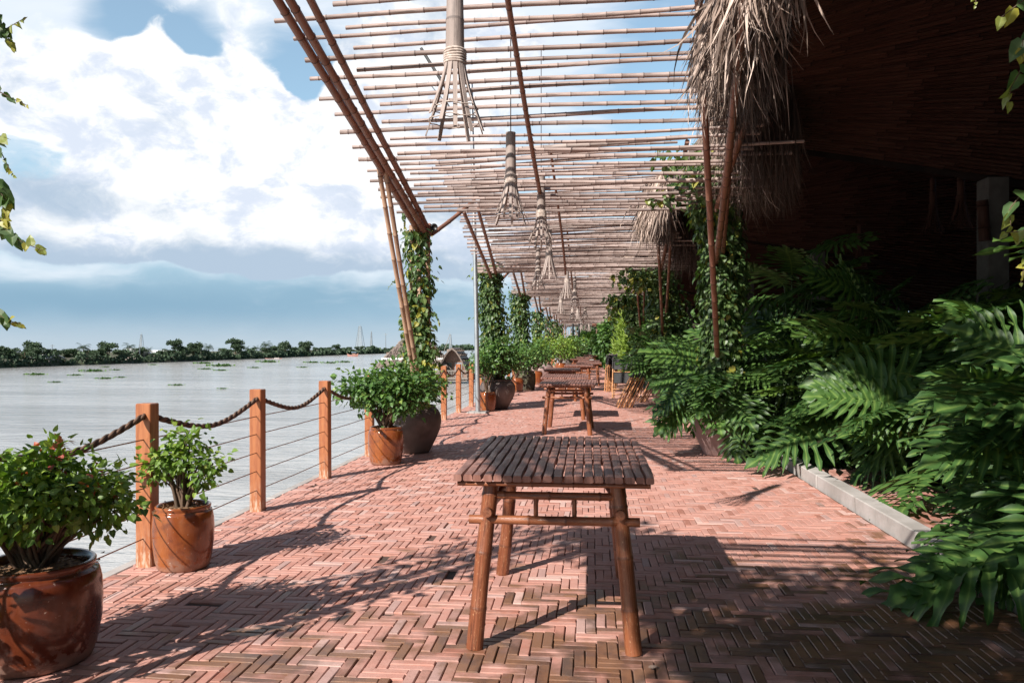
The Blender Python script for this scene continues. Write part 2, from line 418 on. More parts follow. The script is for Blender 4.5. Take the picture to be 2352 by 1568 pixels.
MAT['soil'] = plain('husk mulch', (.34, .19, .10), .95, 0, (.09, .045, .025), 55, 1.0, .02)
MAT['pillar'] = plain('shade-darkened concrete', (.15, .14, .135), .9, 0, (.09, .085, .08), 3, .3)  # concrete set dark so the colour carries the interior shade
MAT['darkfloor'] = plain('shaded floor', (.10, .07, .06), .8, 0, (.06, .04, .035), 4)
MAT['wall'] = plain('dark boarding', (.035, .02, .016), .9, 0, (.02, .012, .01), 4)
MAT['white'] = plain('white sheet', (.78, .78, .78), .6)
MAT['rust'] = plain('orange tiles', (.50, .22, .13), .8, 0, (.35, .15, .1), 12)
MAT['glass'] = plain('window glass', (.30, .36, .42), .1, 0)
MAT['glassdark'] = plain('dark window glass', (.03, .035, .04), .1, 0)
MAT['bluemat'] = plain('blue tarpaulin', (.25, .38, .52), .6)
MAT['hull'] = plain('painted hull', (.34, .13, .09), .6, 0, (.22, .1, .08), 3)
MAT['bank'] = plain('muddy bank', (.12, .10, .07), .95, 0, (.07, .09, .04), .05)
MAT['land'] = plain('bare ground', (.20, .15, .11), .95, 0, (.14, .13, .08), .6)
MAT['mortar'] = plain('mortar bed', (.12, .065, .05), .95, 0, (.06, .04, .03), 6)
MAT['fabric'] = plain('black canvas', (.022, .021, .022), .75, 0, (.04, .038, .04), 30)

def rope():
    m, X, bs = newmat('twisted brown rope'); c = attr(X, 'cyl', True)
    sep = X.n('ShaderNodeSeparateXYZ'); X.put(sep.inputs[0], c)
    r = attr(X, 'nd')
    n = X.noise(c, 30, 3)
    col = X.mix(r, (.045, .022, .014), (.20, .115, .075)); col = X.mix(X.m('MULTIPLY', n, .4), col, (.10, .055, .04))
    X.put(bs.inputs['Base Color'], col); bs.inputs['Roughness'].default_value = .85; return m
MAT['rope'] = rope()

def glaze(name, c1, c2, c3, rough=.12):
    m, X, bs = newmat(name); p = objco(X); n = X.noise(X.vm('MULTIPLY', p, (3, 3, 1)), 2.2, 6, .65); b = X.noise(p, 14, 5, .6); sp = X.noise(p, 70, 2, .5)
    sep = X.n('ShaderNodeSeparateXYZ'); X.put(sep.inputs[0], p)
    col = X.mix(X.ss(n, .35, .65), c1, c2); col = X.mix(X.ss(b, .52, .72, 0, .6), col, c3)
    foot = X.m('ADD', X.ss(sep.outputs[2], .05, .015), X.m('MULTIPLY', X.ss(sep.outputs[2], .14, .03), X.ss(b, .48, .58)), None, True)
    col = X.mix(X.m('MULTIPLY', foot, .42), col, (.36, .25, .20))
    col = X.mix(X.ss(sp, .70, .76, 0, .6), col, (.55, .42, .34))
    X.put(bs.inputs['Base Color'], col); X.put(bs.inputs['Roughness'], X.m('ADD', X.ss(b, .3, .8, rough, rough+.22), X.m('MULTIPLY', foot, .5)))
    bs.inputs['Coat Weight'].default_value = .3; bs.inputs['Coat Roughness'].default_value = .08
    bump(X, bs, b, .12, .004); return m
MAT['glaze'] = glaze('orange glaze', (.31, .095, .025), (.20, .052, .018), (.08, .02, .010))
MAT['glazedark'] = glaze('chestnut glaze', (.17, .042, .016), (.10, .022, .010), (.035, .009, .006))
MAT['jar'] = plain('dark stoneware', (.075, .055, .05), .55, 0, (.15, .115, .105), 3.2, .4, .01)
MAT['jarpink'] = plain('unglazed stoneware', (.40, .27, .25), .75, 0, (.24, .17, .165), 3.0, .4, .01)
MAT['jarmoss'] = plain('mossy stoneware', (.10, .09, .05), .8, 0, (.05, .045, .035), 6, .5, .02)

def leafmat(name, dark, mid, light, yellow=None, rough=.42, trans=.25, vein=(.35, .45, .18), ylim=.95, vs=.3):
    m, X, bs = newmat(name); r = attr(X, 'rnd'); nd = attr(X, 'nd')
    st = [(0, dark), (.5, mid), (.9, light)]
    if yellow: st += [(ylim, yellow)]
    col = X.ramp(r, st)
    col = X.mix(X.m('MULTIPLY', X.m('POWER', X.m('MINIMUM', nd, 1.0), 5), vs), col, vein)
    X.put(bs.inputs['Base Color'], col); bs.inputs['Roughness'].default_value = rough
    tr = X.n('ShaderNodeBsdfTranslucent'); X.put(tr.inputs[0], X.mix(1, col, (1.3, 1.5, .55), 'MULTIPLY'))
    mx = X.n('ShaderNodeMixShader'); mx.inputs[0].default_value = trans
    out = m.node_tree.nodes['Material Output']; L = m.node_tree.links
    L.new(bs.outputs[0], mx.inputs[1]); L.new(tr.outputs[0], mx.inputs[2]); L.new(mx.outputs[0], out.inputs[0]); return m
MAT['leaf'] = leafmat('shrub leaf', (.035, .085, .022), (.06, .14, .03), (.13, .24, .05), (.20, .28, .06), .45)
MAT['leafy'] = leafmat('fresh shrub leaf', (.05, .115, .016), (.14, .24, .03), (.30, .41, .06), (.32, .38, .08), .45, .3)
MAT['vine'] = leafmat('vine leaf', (.03, .07, .025), (.065, .12, .035), (.15, .21, .06), (.34, .31, .05), .42, .3, ylim=.955)
MAT['vineyel'] = leafmat('yellow vine leaf', (.12, .13, .03), (.28, .26, .05), (.5, .36, .04), (.65, .42, .03), .5, .35)
MAT['phil'] = leafmat('philodendron leaf', (.02, .058, .016), (.045, .105, .024), (.095, .185, .035), (.15, .23, .04), .50, .20, (.22, .33, .08), vs=.7)
MAT['palm'] = leafmat('palm leaf', (.03, .075, .02), (.06, .12, .03), (.12, .19, .05), None, .4, .2)
MAT['bright'] = leafmat('bright bamboo leaf', (.14, .22, .03), (.24, .34, .05), (.38, .45, .1), None, .5, .35)
MAT['tree'] = leafmat('distant tree leaf', (.028, .055, .030), (.045, .080, .040), (.075, .115, .055), None, .7, .1)
MAT['redleaf'] = leafmat('red bract', (.35, .05, .05), (.5, .09, .07), (.6, .2, .1), None, .5, .3)
def thatchmat(name, a, b, c):
    m, X, bs = newmat(name); r = attr(X, 'rnd'); n = X.noise(X.vm('MULTIPLY', geopos(X), (30, 30, 4)), 2, 4, .6)
    col = X.ramp(r, [(0, a), (.5, b), (1, c)]); col = X.mix(X.ss(n, .4, .7, 0, .4), col, a)
    X.put(bs.inputs['Base Color'], col); bs.inputs['Roughness'].default_value = .75; return m
MAT['thatch'] = thatchmat('dry palm thatch', (.06, .038, .03), (.36, .26, .21), (.74, .58, .50))
MAT['thatchfar'] = thatchmat('old thatch', (.15, .11, .09), (.22, .17, .145), (.32, .25, .21))

def brickmat():
    m, X, bs = newmat('herringbone clay brick'); r = attr(X, 'rnd'); p = geopos(X)
    col = X.ramp(r, [(0, (.34, .135, .095)), (.18, (.46, .20, .15)), (.45, (.53, .27, .22)), (.7, (.48, .215, .165)), (.86, (.42, .26, .235)), (1, (.60, .39, .34))])
    a = X.noise(p, 9, 5, .65); f = X.noise(p, 60, 4, .6)
    col = X.mix(X.ss(a, .35, .7, 0, .4), col, (.57, .36, .31)); col = X.mix(X.ss(f, .5, .75, 0, .35), col, (.24, .12, .09))
    # algal growth, weighted toward the near right to paint foreground shade as well
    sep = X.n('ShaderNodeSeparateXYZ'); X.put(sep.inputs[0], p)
    damp_shade = X.m('ADD', X.m('MULTIPLY', X.ss(sep.outputs[1], 6.6, 3.2, 0, .24), X.ss(sep.outputs[0], -2.4, .6, .45, 1)), X.m('MULTIPLY', X.ss(sep.outputs[0], .9, 2.2, 0, .10), X.ss(sep.outputs[1], 9, 6)))
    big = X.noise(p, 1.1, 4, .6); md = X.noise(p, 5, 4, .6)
    w = X.m('ADD', X.m('ADD', X.m('MULTIPLY', big, .55), X.m('MULTIPLY', md, .35)), X.m('ADD', damp_shade, X.m('MULTIPLY', X.m('FRACT', X.m('MULTIPLY', r, 37.0)), .15)))
    algae_shade = X.ss(w, .63, .77)
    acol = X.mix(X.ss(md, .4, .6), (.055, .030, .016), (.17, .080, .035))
    col = X.mix(X.m('MULTIPLY', algae_shade, .85), col, acol)
    X.put(bs.inputs['Base Color'], col); X.put(bs.inputs['Roughness'], X.m('SUBTRACT', .72, X.m('MULTIPLY', algae_shade, .30)))
    bump(X, bs, X.m('ADD', a, X.m('MULTIPLY', f, .5)), .35, .006); return m
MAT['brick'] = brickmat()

def watermat():
    m, X, bs = newmat('muddy river water'); p = geopos(X)
    n1 = X.noise(X.vm('MULTIPLY', p, (.35, 1.0, 1)), .55, 5, .6, .4); n2 = X.noise(X.vm('MULTIPLY', p, (.5, 1.4, 1)), 2.6, 4, .6); n3 = X.noise(X.vm('MULTIPLY', p, (.15, .6, 1)), .06, 4, .6)
    bs.inputs['Roughness'].default_value = .12; bs.inputs['IOR'].default_value = 1.33
    X.put(bs.inputs['Base Color'], X.mix(X.ss(X.m('ADD', X.m('MULTIPLY', n3, .5), X.m('MULTIPLY', X.noise(X.vm('MULTIPLY', p, (.3, 1, 1)), .16, 5, .6, .8), .5)), .42, .58), (.47, .455, .44), (.33, .315, .30)))  # pale and dull patches paint broad cloud reflections into the water colour
    bump(X, bs, X.m('ADD', n1, X.m('MULTIPLY', n2, .34)), .62, .24); return m
MAT['water'] = watermat()

# ================================================================== SETTING
WZ = -3.12                                            # river level
def sheet(name, pts, mat, z=None):
    m = MB(); V = [(x, y, z if z is not None else 0) for x, y in pts]; m.add(V, [tuple(range(len(V)))]); o = m.build(name, mat); tag(o, kind='structure'); return o
sheet('river', [(-6000, -400), (6000, -400), (6000, 9000), (-6000, 9000)], MAT['water'], WZ)
KX = 2.20                                              # kerb line
TX = -2.98                                             # river edge of the terrace
m = MB(); box(m, (3.0+.0, 30, -1.72), (12-.03, 130, 3.4), None, 0); o = m.build('terrace_wall', MAT['conc']); tag(o, kind='structure')
sheet('ground', [(8.9, -60), (6000, -60), (6000, 9000), (1400, 9000), (300, 900), (40, 140), (8.9, 95)], MAT['land'], -.06)
m = MB(); box(m, ((TX+2.30)/2, 31, -.03), (2.30-TX, 70, .036)); o = m.build('mortar_bed', MAT['mortar']); tag(o, kind='structure')

def paving():
    m = MB(); u = .1; x0 = TX+.10; x1 = KX-.02; y0 = .9; y1 = 64.0
    B = []
    nx = int((x1-x0)/u)+3; ny = int((y1-y0)/u)+3
    for i in range(-2, nx):
        for j in range(-2, ny):
            k = (i-j) % 4
            if k == 0:
                for q in (0, 1): B.append((x0+i*u+.1, y0+j*u+.025+q*.05, 1))
            elif k == 3:
                for q in (0, 1): B.append((x0+i*u+.025+q*.05, y0+j*u+.1, 0))
    B = np.array(B); hx = np.where(B[:, 2] > 0, .1, .025); hy = np.where(B[:, 2] > 0, .025, .1)
    lo = B[:, 0]-hx; hi = B[:, 0]+hx; lo2 = np.maximum(lo, x0-.02); hi2 = np.minimum(hi, x1)
    ok = (hi2-lo2) > .02; B = B[ok]; hx = ((hi2-lo2)/2)[ok]; cx = ((hi2+lo2)/2)[ok]; hy = hy[ok]; cy = B[:, 1]
    g = np.where(cy < 9, .0017, .0011)+rng.random(len(B))*.0012
    n = len(B); hx = hx-g; hy = hy-g*1.0
    cx = cx+rng.normal(0, .0012, n); cy = cy+rng.normal(0, .0012, n); ang = rng.normal(0, .010, n)
    z = rng.normal(0, .0016, n); tx = rng.normal(0, .009, n); ty = rng.normal(0, .009, n)
    # a few sunk, broken or missing bricks
    sunk = rng.random(n) < .006; z = z-np.where(sunk, .012, 0)
    rnd = np.clip(rng.normal(.5, .25, n), 0, 1)
    near = cy < 10
    for sel, full in ((near, True), (~near, False)):
        ids = np.where(sel)[0]; N = len(ids)
        b = .0032
        if full: lv = [(1, -.020), (1, -b), (None, 0)]
        else: lv = [(1, -.012), (1, 0)]
        rings = []
        for s_, dz in lv:
            ex = hx[ids]-(b if s_ is None else 0); ey = hy[ids]-(b if s_ is None else 0)
            c = []
            for sx, sy in ((-1, -1), (1, -1), (1, 1), (-1, 1)):
                lx = sx*ex; ly = sy*ey
                X_ = cx[ids]+lx*np.cos(ang[ids])-ly*np.sin(ang[ids]); Y_ = cy[ids]+lx*np.sin(ang[ids])+ly*np.cos(ang[ids])
                Z_ = z[ids]+dz+(tx[ids]*lx+ty[ids]*ly if dz > -.015 else 0)
                c.append(np.stack([X_, Y_, Z_], -1))
            rings.append(np.stack(c, 1))
        V = np.concatenate(rings, 1); k = V.shape[1]
        fl = []
        for l in range(len(lv)-1):
            for a in range(4): fl.append((l*4+a, l*4+(a+1) % 4, (l+1)*4+(a+1) % 4, (l+1)*4+a))
        fl.append(tuple(k-4+a for a in range(4)))
        fl = np.array(fl); Fg = (fl[None]+(np.arange(N)*k)[:, None, None]).reshape(-1, 4)
        m.add(V.reshape(-1, 3), Fg, np.repeat(rnd[ids], len(fl)))
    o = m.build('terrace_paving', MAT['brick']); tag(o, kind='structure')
paving()

# kerb, edge strip
m = MB()
y = -4.0
while y < 58:
    L = 2.4; box(m, (KX+.075, y+L/2, .045), (.15, L-.012, .15), None, .008); y += L
o = m.build('kerb', MAT['conc']); tag(o, kind='structure')
m = MB()
y = -4.0
while y < 64:
    L = random.uniform(1.2, 1.8); box(m, (TX+.035, y+L/2, -.045), (.09, L-.02, .08), (Matrix.Rotation(random.uniform(-.004, .004), 3, 'Z')), .01); y += L
o = m.build('edge_kerb', MAT['conc']); tag(o, kind='structure')
# raised planting floor and the restaurant floor
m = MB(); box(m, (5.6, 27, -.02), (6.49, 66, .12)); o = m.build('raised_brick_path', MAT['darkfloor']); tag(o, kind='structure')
m = MB(); n = 420
xs = rng.uniform(KX+.16, KX+.9, n); ys = rng.uniform(3, 14, n)
for k in range(28):
    for q in range(17):
        box(m, (KX+.20+q*.052, 3.2+k*.205+(q % 2)*.1, .043), (.046, .195, .012), None, 0, random.random())
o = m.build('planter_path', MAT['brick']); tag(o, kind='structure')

# ------------------------------------------------------------------ far bank
BK = [(-900, 120), (-400, 131), (0, 169), (200, 198), (400, 238), (600, 311), (750, 426), (880, 560), (1000, 900), (1160, 1700), (1290, 2600)]
def bankpt(px):
    for (a, da), (b, db) in zip(BK[:-1], BK[1:]):
        if px <= b:
            t = (px-a)/(b-a); D = 1/((1-t)/da+t/db); return D
    return BK[-1][1]
m = MB(); N = 60; inner = []; outer = []; mid = []
for i in range(N+1):
    px = -900+i*(1290+900)/N; D = bankpt(px); p = P(px, 800, D); u = Vector((p.x, p.y, 0)).normalized()
    inner.append((p.x, p.y, WZ-.3)); q = p+u*max(1.2, D*.01); mid.append((q.x, q.y, WZ+.75+.2*math.sin(i*2.1))); q = p+u*max(400, D*1.5); outer.append((q.x, q.y, WZ+1.1))
V = inner+mid+outer; Fl = []
for i in range(N):
    Fl.append((i, i+1, N+1+i+1, N+1+i)); Fl.append((N+1+i, N+1+i+1, 2*N+2+i+1, 2*N+2+i))
m.add(V, Fl); o = m.build('far_river_bank', MAT['bank'], None, True); tag(o, kind='structure')

# ------------------------------------------------------------------ far trees
def crown_cloud(n, lobes, size, rad=(1, 1, 1), base=0.0):
    """leaf clumps in the shells of several lobes"""
    pos = []; out = []
    for (c, r, k) in lobes:
        q = nrm(rng.normal(size=(k, 3))); q[:, 2] = np.abs(q[:, 2])*.9-.15*(rng.random(k) < .5); rr = r*(rng.random((k, 1))**.35)
        pos.append(np.array(c)+q*rr*np.array(rad)); out.append(q)
    return np.concatenate(pos), np.concatenate(out)
tree_parts = []
def make_tree_mesh(kind, seed):
    r = random.Random(seed); m = MB(); t = MB()
    if kind == 'broad':
        h = 1.0; lobes = []
        for k in range(r.randint(6, 9)):
            a = r.random()*6.3; d = r.uniform(.05, .38); z = r.uniform(.28, .82)
            lobes.append(((d*math.cos(a), d*math.sin(a), z), r.uniform(.17, .27), 170))
        p, q = crown_cloud(0, lobes, 1)
        rn = np.clip(.45+.35*q[:, 2]+rng.normal(0, .15, len(p)), 0, .94)
        stamp(m, QUAD[0], QUAD[1], p, q+rng.normal(0, .6, p.shape), rng.normal(size=p.shape)+q, rng.uniform(.04, .07, len(p)), rn)
        tube(t, [(0, 0, -.05), (.02, 0, .3), (0, .03, .7)], [.03, .022, .01], 6)
        for k in range(4):
            a = r.random()*6.3; tube(t, [(0, 0, .3), (.2*math.cos(a), .2*math.sin(a), .62)], [.014, .006], 5)
    elif kind == 'palm':
        tube(t, [(0, 0, -.05), (.03, 0, .35), (.02, 0, .72)], [.022, .018, .015], 6)
        P_, D_, N_ = [], [], []
        for k in range(17):
            a = k*2.4; el = r.uniform(-.2, 1.1); prev = np.array((.02, 0, .72)); d = np.array((math.cos(a)*math.cos(el), math.sin(a)*math.cos(el), math.sin(el)))
            for s in range(9):
                prev = prev+d*.045; d = nrm(d+np.array((0, 0, -.16)))
                sd = nrm(np.cross(d, (0, 0, 1)))
                for sg in (-1, 1): P_.append(prev); D_.append(sd*sg+d*.5+np.array((0, 0, -.5))); N_.append((0, 0, 1.))
        P_ = np.array(P_); stamp(m, NARROW[0], NARROW[1], P_, np.array(D_), np.array(N_)+rng.normal(0, .2, P_.shape), .13, rng.uniform(.1, .8, len(P_)))
        m.V = [(v[0], v[1], v[2]) for v in m.V]
    else:
        p = []; q = []
        for k in range(6):
            c = (r.uniform(-.4, .4), r.uniform(-.2, .2), .15); pp, qq = crown_cloud(0, [(c, r.uniform(.18, .34), 90)], 1); p.append(pp); q.append(qq)
        p = np.concatenate(p); q = np.concatenate(q)
        stamp(m, QUAD[0], QUAD[1], p, q+rng.normal(0, .6, p.shape), rng.normal(size=p.shape)+q, rng.uniform(.04, .07, len(p)), np.clip(.35+.4*q[:, 2]+rng.normal(0, .15, len(p)), 0, .94))
        tube(t, [(0, 0, -.05), (.02, 0, .2)], [.02, .012], 5)
    return m, t
protos = []
def tree_proto(kind, seed, label, scale, px, D, nm):
    mm, tt = make_tree_mesh(kind, seed)
    p = P(px, 800, D); th = thing(nm, label, 'tree', (p.x, p.y, WZ+.6), random.random()*6, 'trees along the far river bank')
    th.scale = scale; mm.build('crown', MAT['tree'], th); tt.build('trunk', MAT['stem'], th, True); return th
P_B = [('broad', 11+k) for k in range(5)]; used = {}
landm = ['above the left end of the far bank', 'on the far bank left of the middle', 'on the far bank behind the drifting weeds', 'on the far bank beyond the barge', 'on the distant bank near the masts', 'on the distant bank behind the thatched pavilion']
def place_tree(kind, seed, px, D, h, w, setback, label, nm):
    key = (kind, seed)
    p = P(px, 800, D+setback); loc = (p.x, p.y, WZ+.7)
    if key not in used: used[key] = tree_proto(kind, seed, label, (w, w, h), px, D, nm); o = used[key]; o.location = loc; return o
    o = dup(used[key], None, loc, random.random()*6, label); o.scale = (w, w, h); o.name = nm; return o
sizes = ['low', 'middling', 'tall']
px = -130.0; cnt = 0
while px < 1010:
    D = bankpt(px); step = random.uniform(2.4, 4.4)*F/D
    h = random.uniform(3.5, 4.7)
    if random.random() < .16: h = random.uniform(4.9, 5.8)
    w = h*random.uniform(.9, 1.25)
    kind, seed = ('palm', 70+random.randint(0, 1)) if random.random() < .09 else ('broad', 11+random.randint(0, 4))
    if kind == 'palm': w = h*1.0; h *= 1.15
    zone = landm[min(5, max(0, int((px+130)/190)))]
    sz = 'tall' if h > 4.8 else ('middling' if h > 4.1 else 'low')
    lab = f"{sz} dark green {'palm' if kind=='palm' else 'broadleaf tree'} {zone}"
    place_tree(kind, seed, px, D, h, w, random.uniform(1, 6)+D*.01, lab, 'palm_tree' if kind == 'palm' else 'broadleaf_tree'); cnt += 1
    px += max(step, 4.5)
for px, h, kind, lab in [(700, 8.0, 'broad', 'tallest rounded tree on the far bank, right behind the small barge'), (540, 7.0, 'broad', 'tall spreading tree on the far bank between two palms'), (447, 6.4, 'broad', 'small domed tree standing above the far bank roofs'),
                         (402, 6.2, 'broad', 'upright tree beside the white sheds on the far bank'), (190, 5.2, 'palm', 'feathery palm above the far bank left of the white sheds'), (75, 5.2, 'broad', 'dark rounded tree near the left end of the far bank'),
                         (612, 6.8, 'palm', 'feathery palm left of the tallest far bank tree'), (655, 7.6, 'broad', 'dark pointed tree just left of the tallest far bank tree')]:
    D = bankpt(px); place_tree(kind, 70 if kind == 'palm' else random.choice((11, 12, 13)), px, D, h, h*.95, 7, lab, 'palm_tree' if kind == 'palm' else 'broadleaf_tree')
# brush and far wood
m = MB(); Pp = []
px = -200.0
while px < 1300:
    D = bankpt(px); w = 1.0*F/D; k = 46 if px < 880 else 14
    base = P(px, 800, D)
    hh = 2.9 if px < 900 else min(9.0, 3.3+D*.0035)
    for q in range(k):
        v = base+Vector((base.x, base.y, 0)).normalized()*random.uniform(.2, 3.2+D*.01); v.x += random.uniform(-1, 1)*D*.003
        v.z = WZ+.2+hh*random.random()**1.2*(.75+.5*math.sin(px*.09)*math.sin(px*.023+1)); Pp.append((*v, max(.5, D*.0026)))
    px += max(w, 1.6)
Pp = np.array(Pp); q = rng.normal(size=(len(Pp), 3)); q[:, 1] -= .8; q[:, 2] += .3
stamp(m, QUAD[0], QUAD[1], Pp[:, :3], rng.normal(size=(len(Pp), 3))+np.array((0, 0, .6)), q, Pp[:, 3]*rng.uniform(.7, 1.3, len(Pp)), np.clip(rng.normal(.4, .2, len(Pp)), 0, .94))
o = m.build('bankside_brush', MAT['tree']); tag(o, 'dark green brush lining the far river bank under the trees', 'brush', kind='stuff')

# white sheds, masts, poles on the far bank
def shed(px, D, w, h, lab, z=0):
    t = thing('shed', lab, 'shed', P(px, 800, D)*1.0, 0, 'low buildings on the far bank'); t.location.z = WZ-1.2+z
    m = MB(); box(m, (0, 0, h/2), (w, 5, h)); m.build('wall', MAT['greywood'], t)
    m = MB(); bar(m, (0, -2.8, h), (0, 0, h+.9), w+.6, .12); bar(m, (0, 0, h+.9), (0, 2.8, h), w+.6, .12); m.build('roof', MAT['white'], t)
shed(105, 190, 5.5, 3.0, 'long white roof low among the trees at the left end of the far bank')
shed(312, 236, 5.0, 3.9, 'white shed roof left of the middle of the far bank', .5)
shed(362, 240, 6.0, 3.4, 'pale shed roof beside the slim lattice mast', .4)
shed(400, 250, 3.5, 3.2, 'small pale roof just right of the slim lattice mast', .5)
def mast(px, D, ytop, w, lab, lattice=True):
    base = P(px, 800, D); base.z = WZ+1; top = CAMH-(ytop-797)*D/F; H = top-base.z
    t = thing('lattice_mast' if lattice else 'utility_pole', lab, 'mast' if lattice else 'pole', base, 0, 'masts and poles on the far bank')
    m = MB()
    if lattice:
        r = w/2; rt = w*.12; th = max(.06, D*.0004)
        for sx, sy in ((-1, -1), (1, -1), (1, 1), (-1, 1)): bar(m, (sx*r, sy*r, 0), (sx*rt, sy*rt, H), th, th)
        n = 14
        for k in range(n):
            a = k/n; b = (k+1)/n; ra = r+(rt-r)*a; rb = r+(rt-r)*b
            bar(m, (-ra, -ra, H*a), (rb, -rb, H*b), th*.7, th*.7); bar(m, (ra, -ra, H*a), (-rb, -rb, H*b), th*.7, th*.7); bar(m, (-rb, -rb, H*b), (rb, -rb, H*b), th*.7, th*.7)
        m.build('lattice_frame', MAT['metal'], t); m = MB(); tube(m, [(0, 0, H), (0, 0, H*1.07)], th*.5, 5); m.build('antenna', MAT['metal'], t)
    else:
        tube(m, [(0, 0, 0), (0, 0, H)], [w, w*.7], 6); m.build('pole', MAT['metal'], t); m = MB(); bar(m, (-w*5, 0, H*.93), (w*5, 0, H*.93), w, w); m.build('crossarm', MAT['metal'], t)
mast(325, 260, 768, 1.6, 'slim pale lattice mast rising behind the white sheds')
mast(827, 640, 749, 7.0, 'tall lattice transmission tower left of the thatched pavilion')
mast(853, 640, 762, 1.8, 'thin mast right beside the tall transmission tower')
mast(886, 600, 765, .30, 'slender pole standing just left of the thatched pavilion roof', False)
mast(1035, 800, 768, 3.0, 'faint lattice mast between the pavilion and the boat house')
mast(120, 190, 791, .11, 'short utility pole above the trees at the left of the far bank', False)
mast(321, 225, 792, .10, 'dark utility pole right of the white shed roof', False)

# floating weeds
hy = MB(); k = 60; q = nrm(rng.normal(size=(k, 3))); q[:, 2] = np.abs(q[:, 2])+.5
stamp(hy, HEART[0], HEART[1], np.stack([rng.normal(0, .36, k), rng.normal(0, .22, k), rng.uniform(0, .12, k)], -1), q, rng.normal(size=(k, 3))+np.array((0, -1, .4)), rng.uniform(.18, .3, k), rng.uniform(.2, .9, k))
hyw = thing('water_hyacinth', '', 'weed', (0, 0, WZ)); hyw['group'] = 'water weeds drifting on the river'; hy.build('foliage', MAT['leaf'], hyw)
spots = [(83, 861, 1.5, 'flat clump of green weed drifting nearest the left frame edge'), (127, 878, .9, 'small weed clump drifting below and left of the others'), (173, 862, 1.0, 'round weed clump between the two long flat ones'), (213, 853, 1.7, 'long flat weed clump third from the left frame edge'),
         (266, 850, .8, 'small dark weed clump right of the long flat one'), (240, 870, 1.2, 'pale tufted weed clump left of the middle of the river'), (277, 867, .8, 'faint weed tuft right of the pale tufted clump'), (243, 843, .6, 'tiny weed clump nearer the far bank at left'), (352, 838, .7, 'tiny dark weed clump below the white sheds'),
         (508, 841, 1.9, 'largest leafy weed clump in the middle of the river'), (467, 835, 1.3, 'flat weed clump just left of the largest one'), (443, 869, 0, ''), (406, 885, 1.1, 'tufted green weed clump lowest in the middle of the river'), (511, 893, .8, 'small weed tuft just above the second fence post'), (615, 832, 1.6, 'dark round weed clump just below the barge'),
         (472, 848, 1.0, 'dark weed patch left below the largest clump'), (507, 851, 1.0, 'dark weed patch right below the largest clump'), (584, 845, .9, 'small weed patch right of the largest clump'), (717, 833, 1.2, 'dark weed streak right of the barge'), (695, 844, .8, 'thin weed tuft below the dark streak'), (700, 818, 1.0, 'thin weed line near the far bank at right'),
         (757, 834, 1.2, 'weed streak below the red fishing boat'), (790, 832, 1.2, 'weed streak just right of the one below the red boat')]
first = True
for px, py, s, lab in spots:
    if s == 0: continue
    D = (CAMH-WZ)*F/(py-797); p = P(px, py, D); sc = s*D/105*.9
    o = hyw if first else dup(hyw); first = False
    o.location = (p.x, p.y, WZ+.02); o.rotation_euler = (0, 0, random.random()*.6); o['label'] = lab; o.scale = (sc*1.15, sc*.9, sc*.7)

# boats on the river
def barge():
    D = (CAMH-WZ)*F/(823.5-797); p = P(628, 823.5, D); t = thing('barge', 'long low wooden barge with a small cabin near the far bank', 'boat', (p.x, p.y, WZ), YAW+.05)
    L = 38*D/F; m = MB(); n = 14; rows = []
    for i in range(n+1):
        s = i/n*2-1; w = .09*L*(1-abs(s)**4*.9); sh = .012*L+.03*L*abs(s)**3
        rows.append([(s*L/2, -w*.6, -.3), (s*L/2*1.02, -w, sh), (s*L/2*1.02, w, sh), (s*L/2, w*.6, -.3)])
    V = np.array(rows).reshape(-1, 3); Fl = []
    for i in range(n):
        for k in range(3): a = i*4+k; Fl.append((a, a+4, a+5, a+1))
    m.add(V, Fl); m.build('hull', MAT['hull'], t, True)
    m = MB(); box(m, (L*.2, 0, .03*L), (L*.28, L*.1, .035*L)); m.build('cabin', MAT['white'], t)
    m = MB(); box(m, (L*.2, 0, .052*L), (L*.31, L*.12, .01*L)); m.build('cabin_roof', MAT['greywood'], t)
    m = MB(); tube(m, [(L*.3, 0, .04*L), (L*.3, 0, .10*L)], .08, 6); m.build('mast', MAT['greywood'], t)
barge()
def fishboat():
    D = (CAMH-WZ)*F/(818-797); p = P(810, 818, D); t = thing('fishing_boat', 'small red fishing boat with a blue canopy left of the big shrub', 'boat', (p.x, p.y, WZ), YAW-.1)
    L = 27*D/F; m = MB(); n = 12; rows = []
    for i in range(n+1):
        s = i/n*2-1; w = .15*L*(1-abs(s)**3*.92); sh = .12*L+.14*L*abs(s)**3
        rows.append([(s*L/2*.85, -w*.5, -.4), (s*L/2, -w, sh), (s*L/2, w, sh), (s*L/2*.85, w*.5, -.4)])
    V = np.array(rows).reshape(-1, 3); Fl = []
    for i in range(n):
        for k in range(3): a = i*4+k; Fl.append((a, a+4, a+5, a+1))
    m.add(V, Fl); m.build('hull', MAT['hull'], t, True)
    m = MB()
    for sx in (0, .25):
        for sy in (-.1, .1): m = MB(); tube(m, [(sx*L, sy*L, .1*L), (sx*L, sy*L, .33*L)], .08, 6); m.build('canopy_post', MAT['greywood'], t)
    m = MB(); box(m, (.125*L, 0, .345*L), (.42*L, .26*L, .035*L)); m.build('canopy', MAT['bluemat'], t)
    m = MB(); box(m, (.12*L, 0, .17*L), (.3*L, .18*L, .14*L)); m.build('cabin', MAT['boatwood'], t)
fishboat()
m = MB(); D = 520; p = P(912, 812, D); t = thing('low_boat', 'low dark boat lying under the trees left of the pavilion', 'boat', (p.x, p.y, WZ), YAW)
box(m, (0, 0, .5), (14, 2, 1.2), None, .3); m.build('hull', MAT['oldwood'], t); m = MB(); box(m, (1, 0, 1.6), (9, 1.6, .9)); m.build('cabin', MAT['greywood'], t)

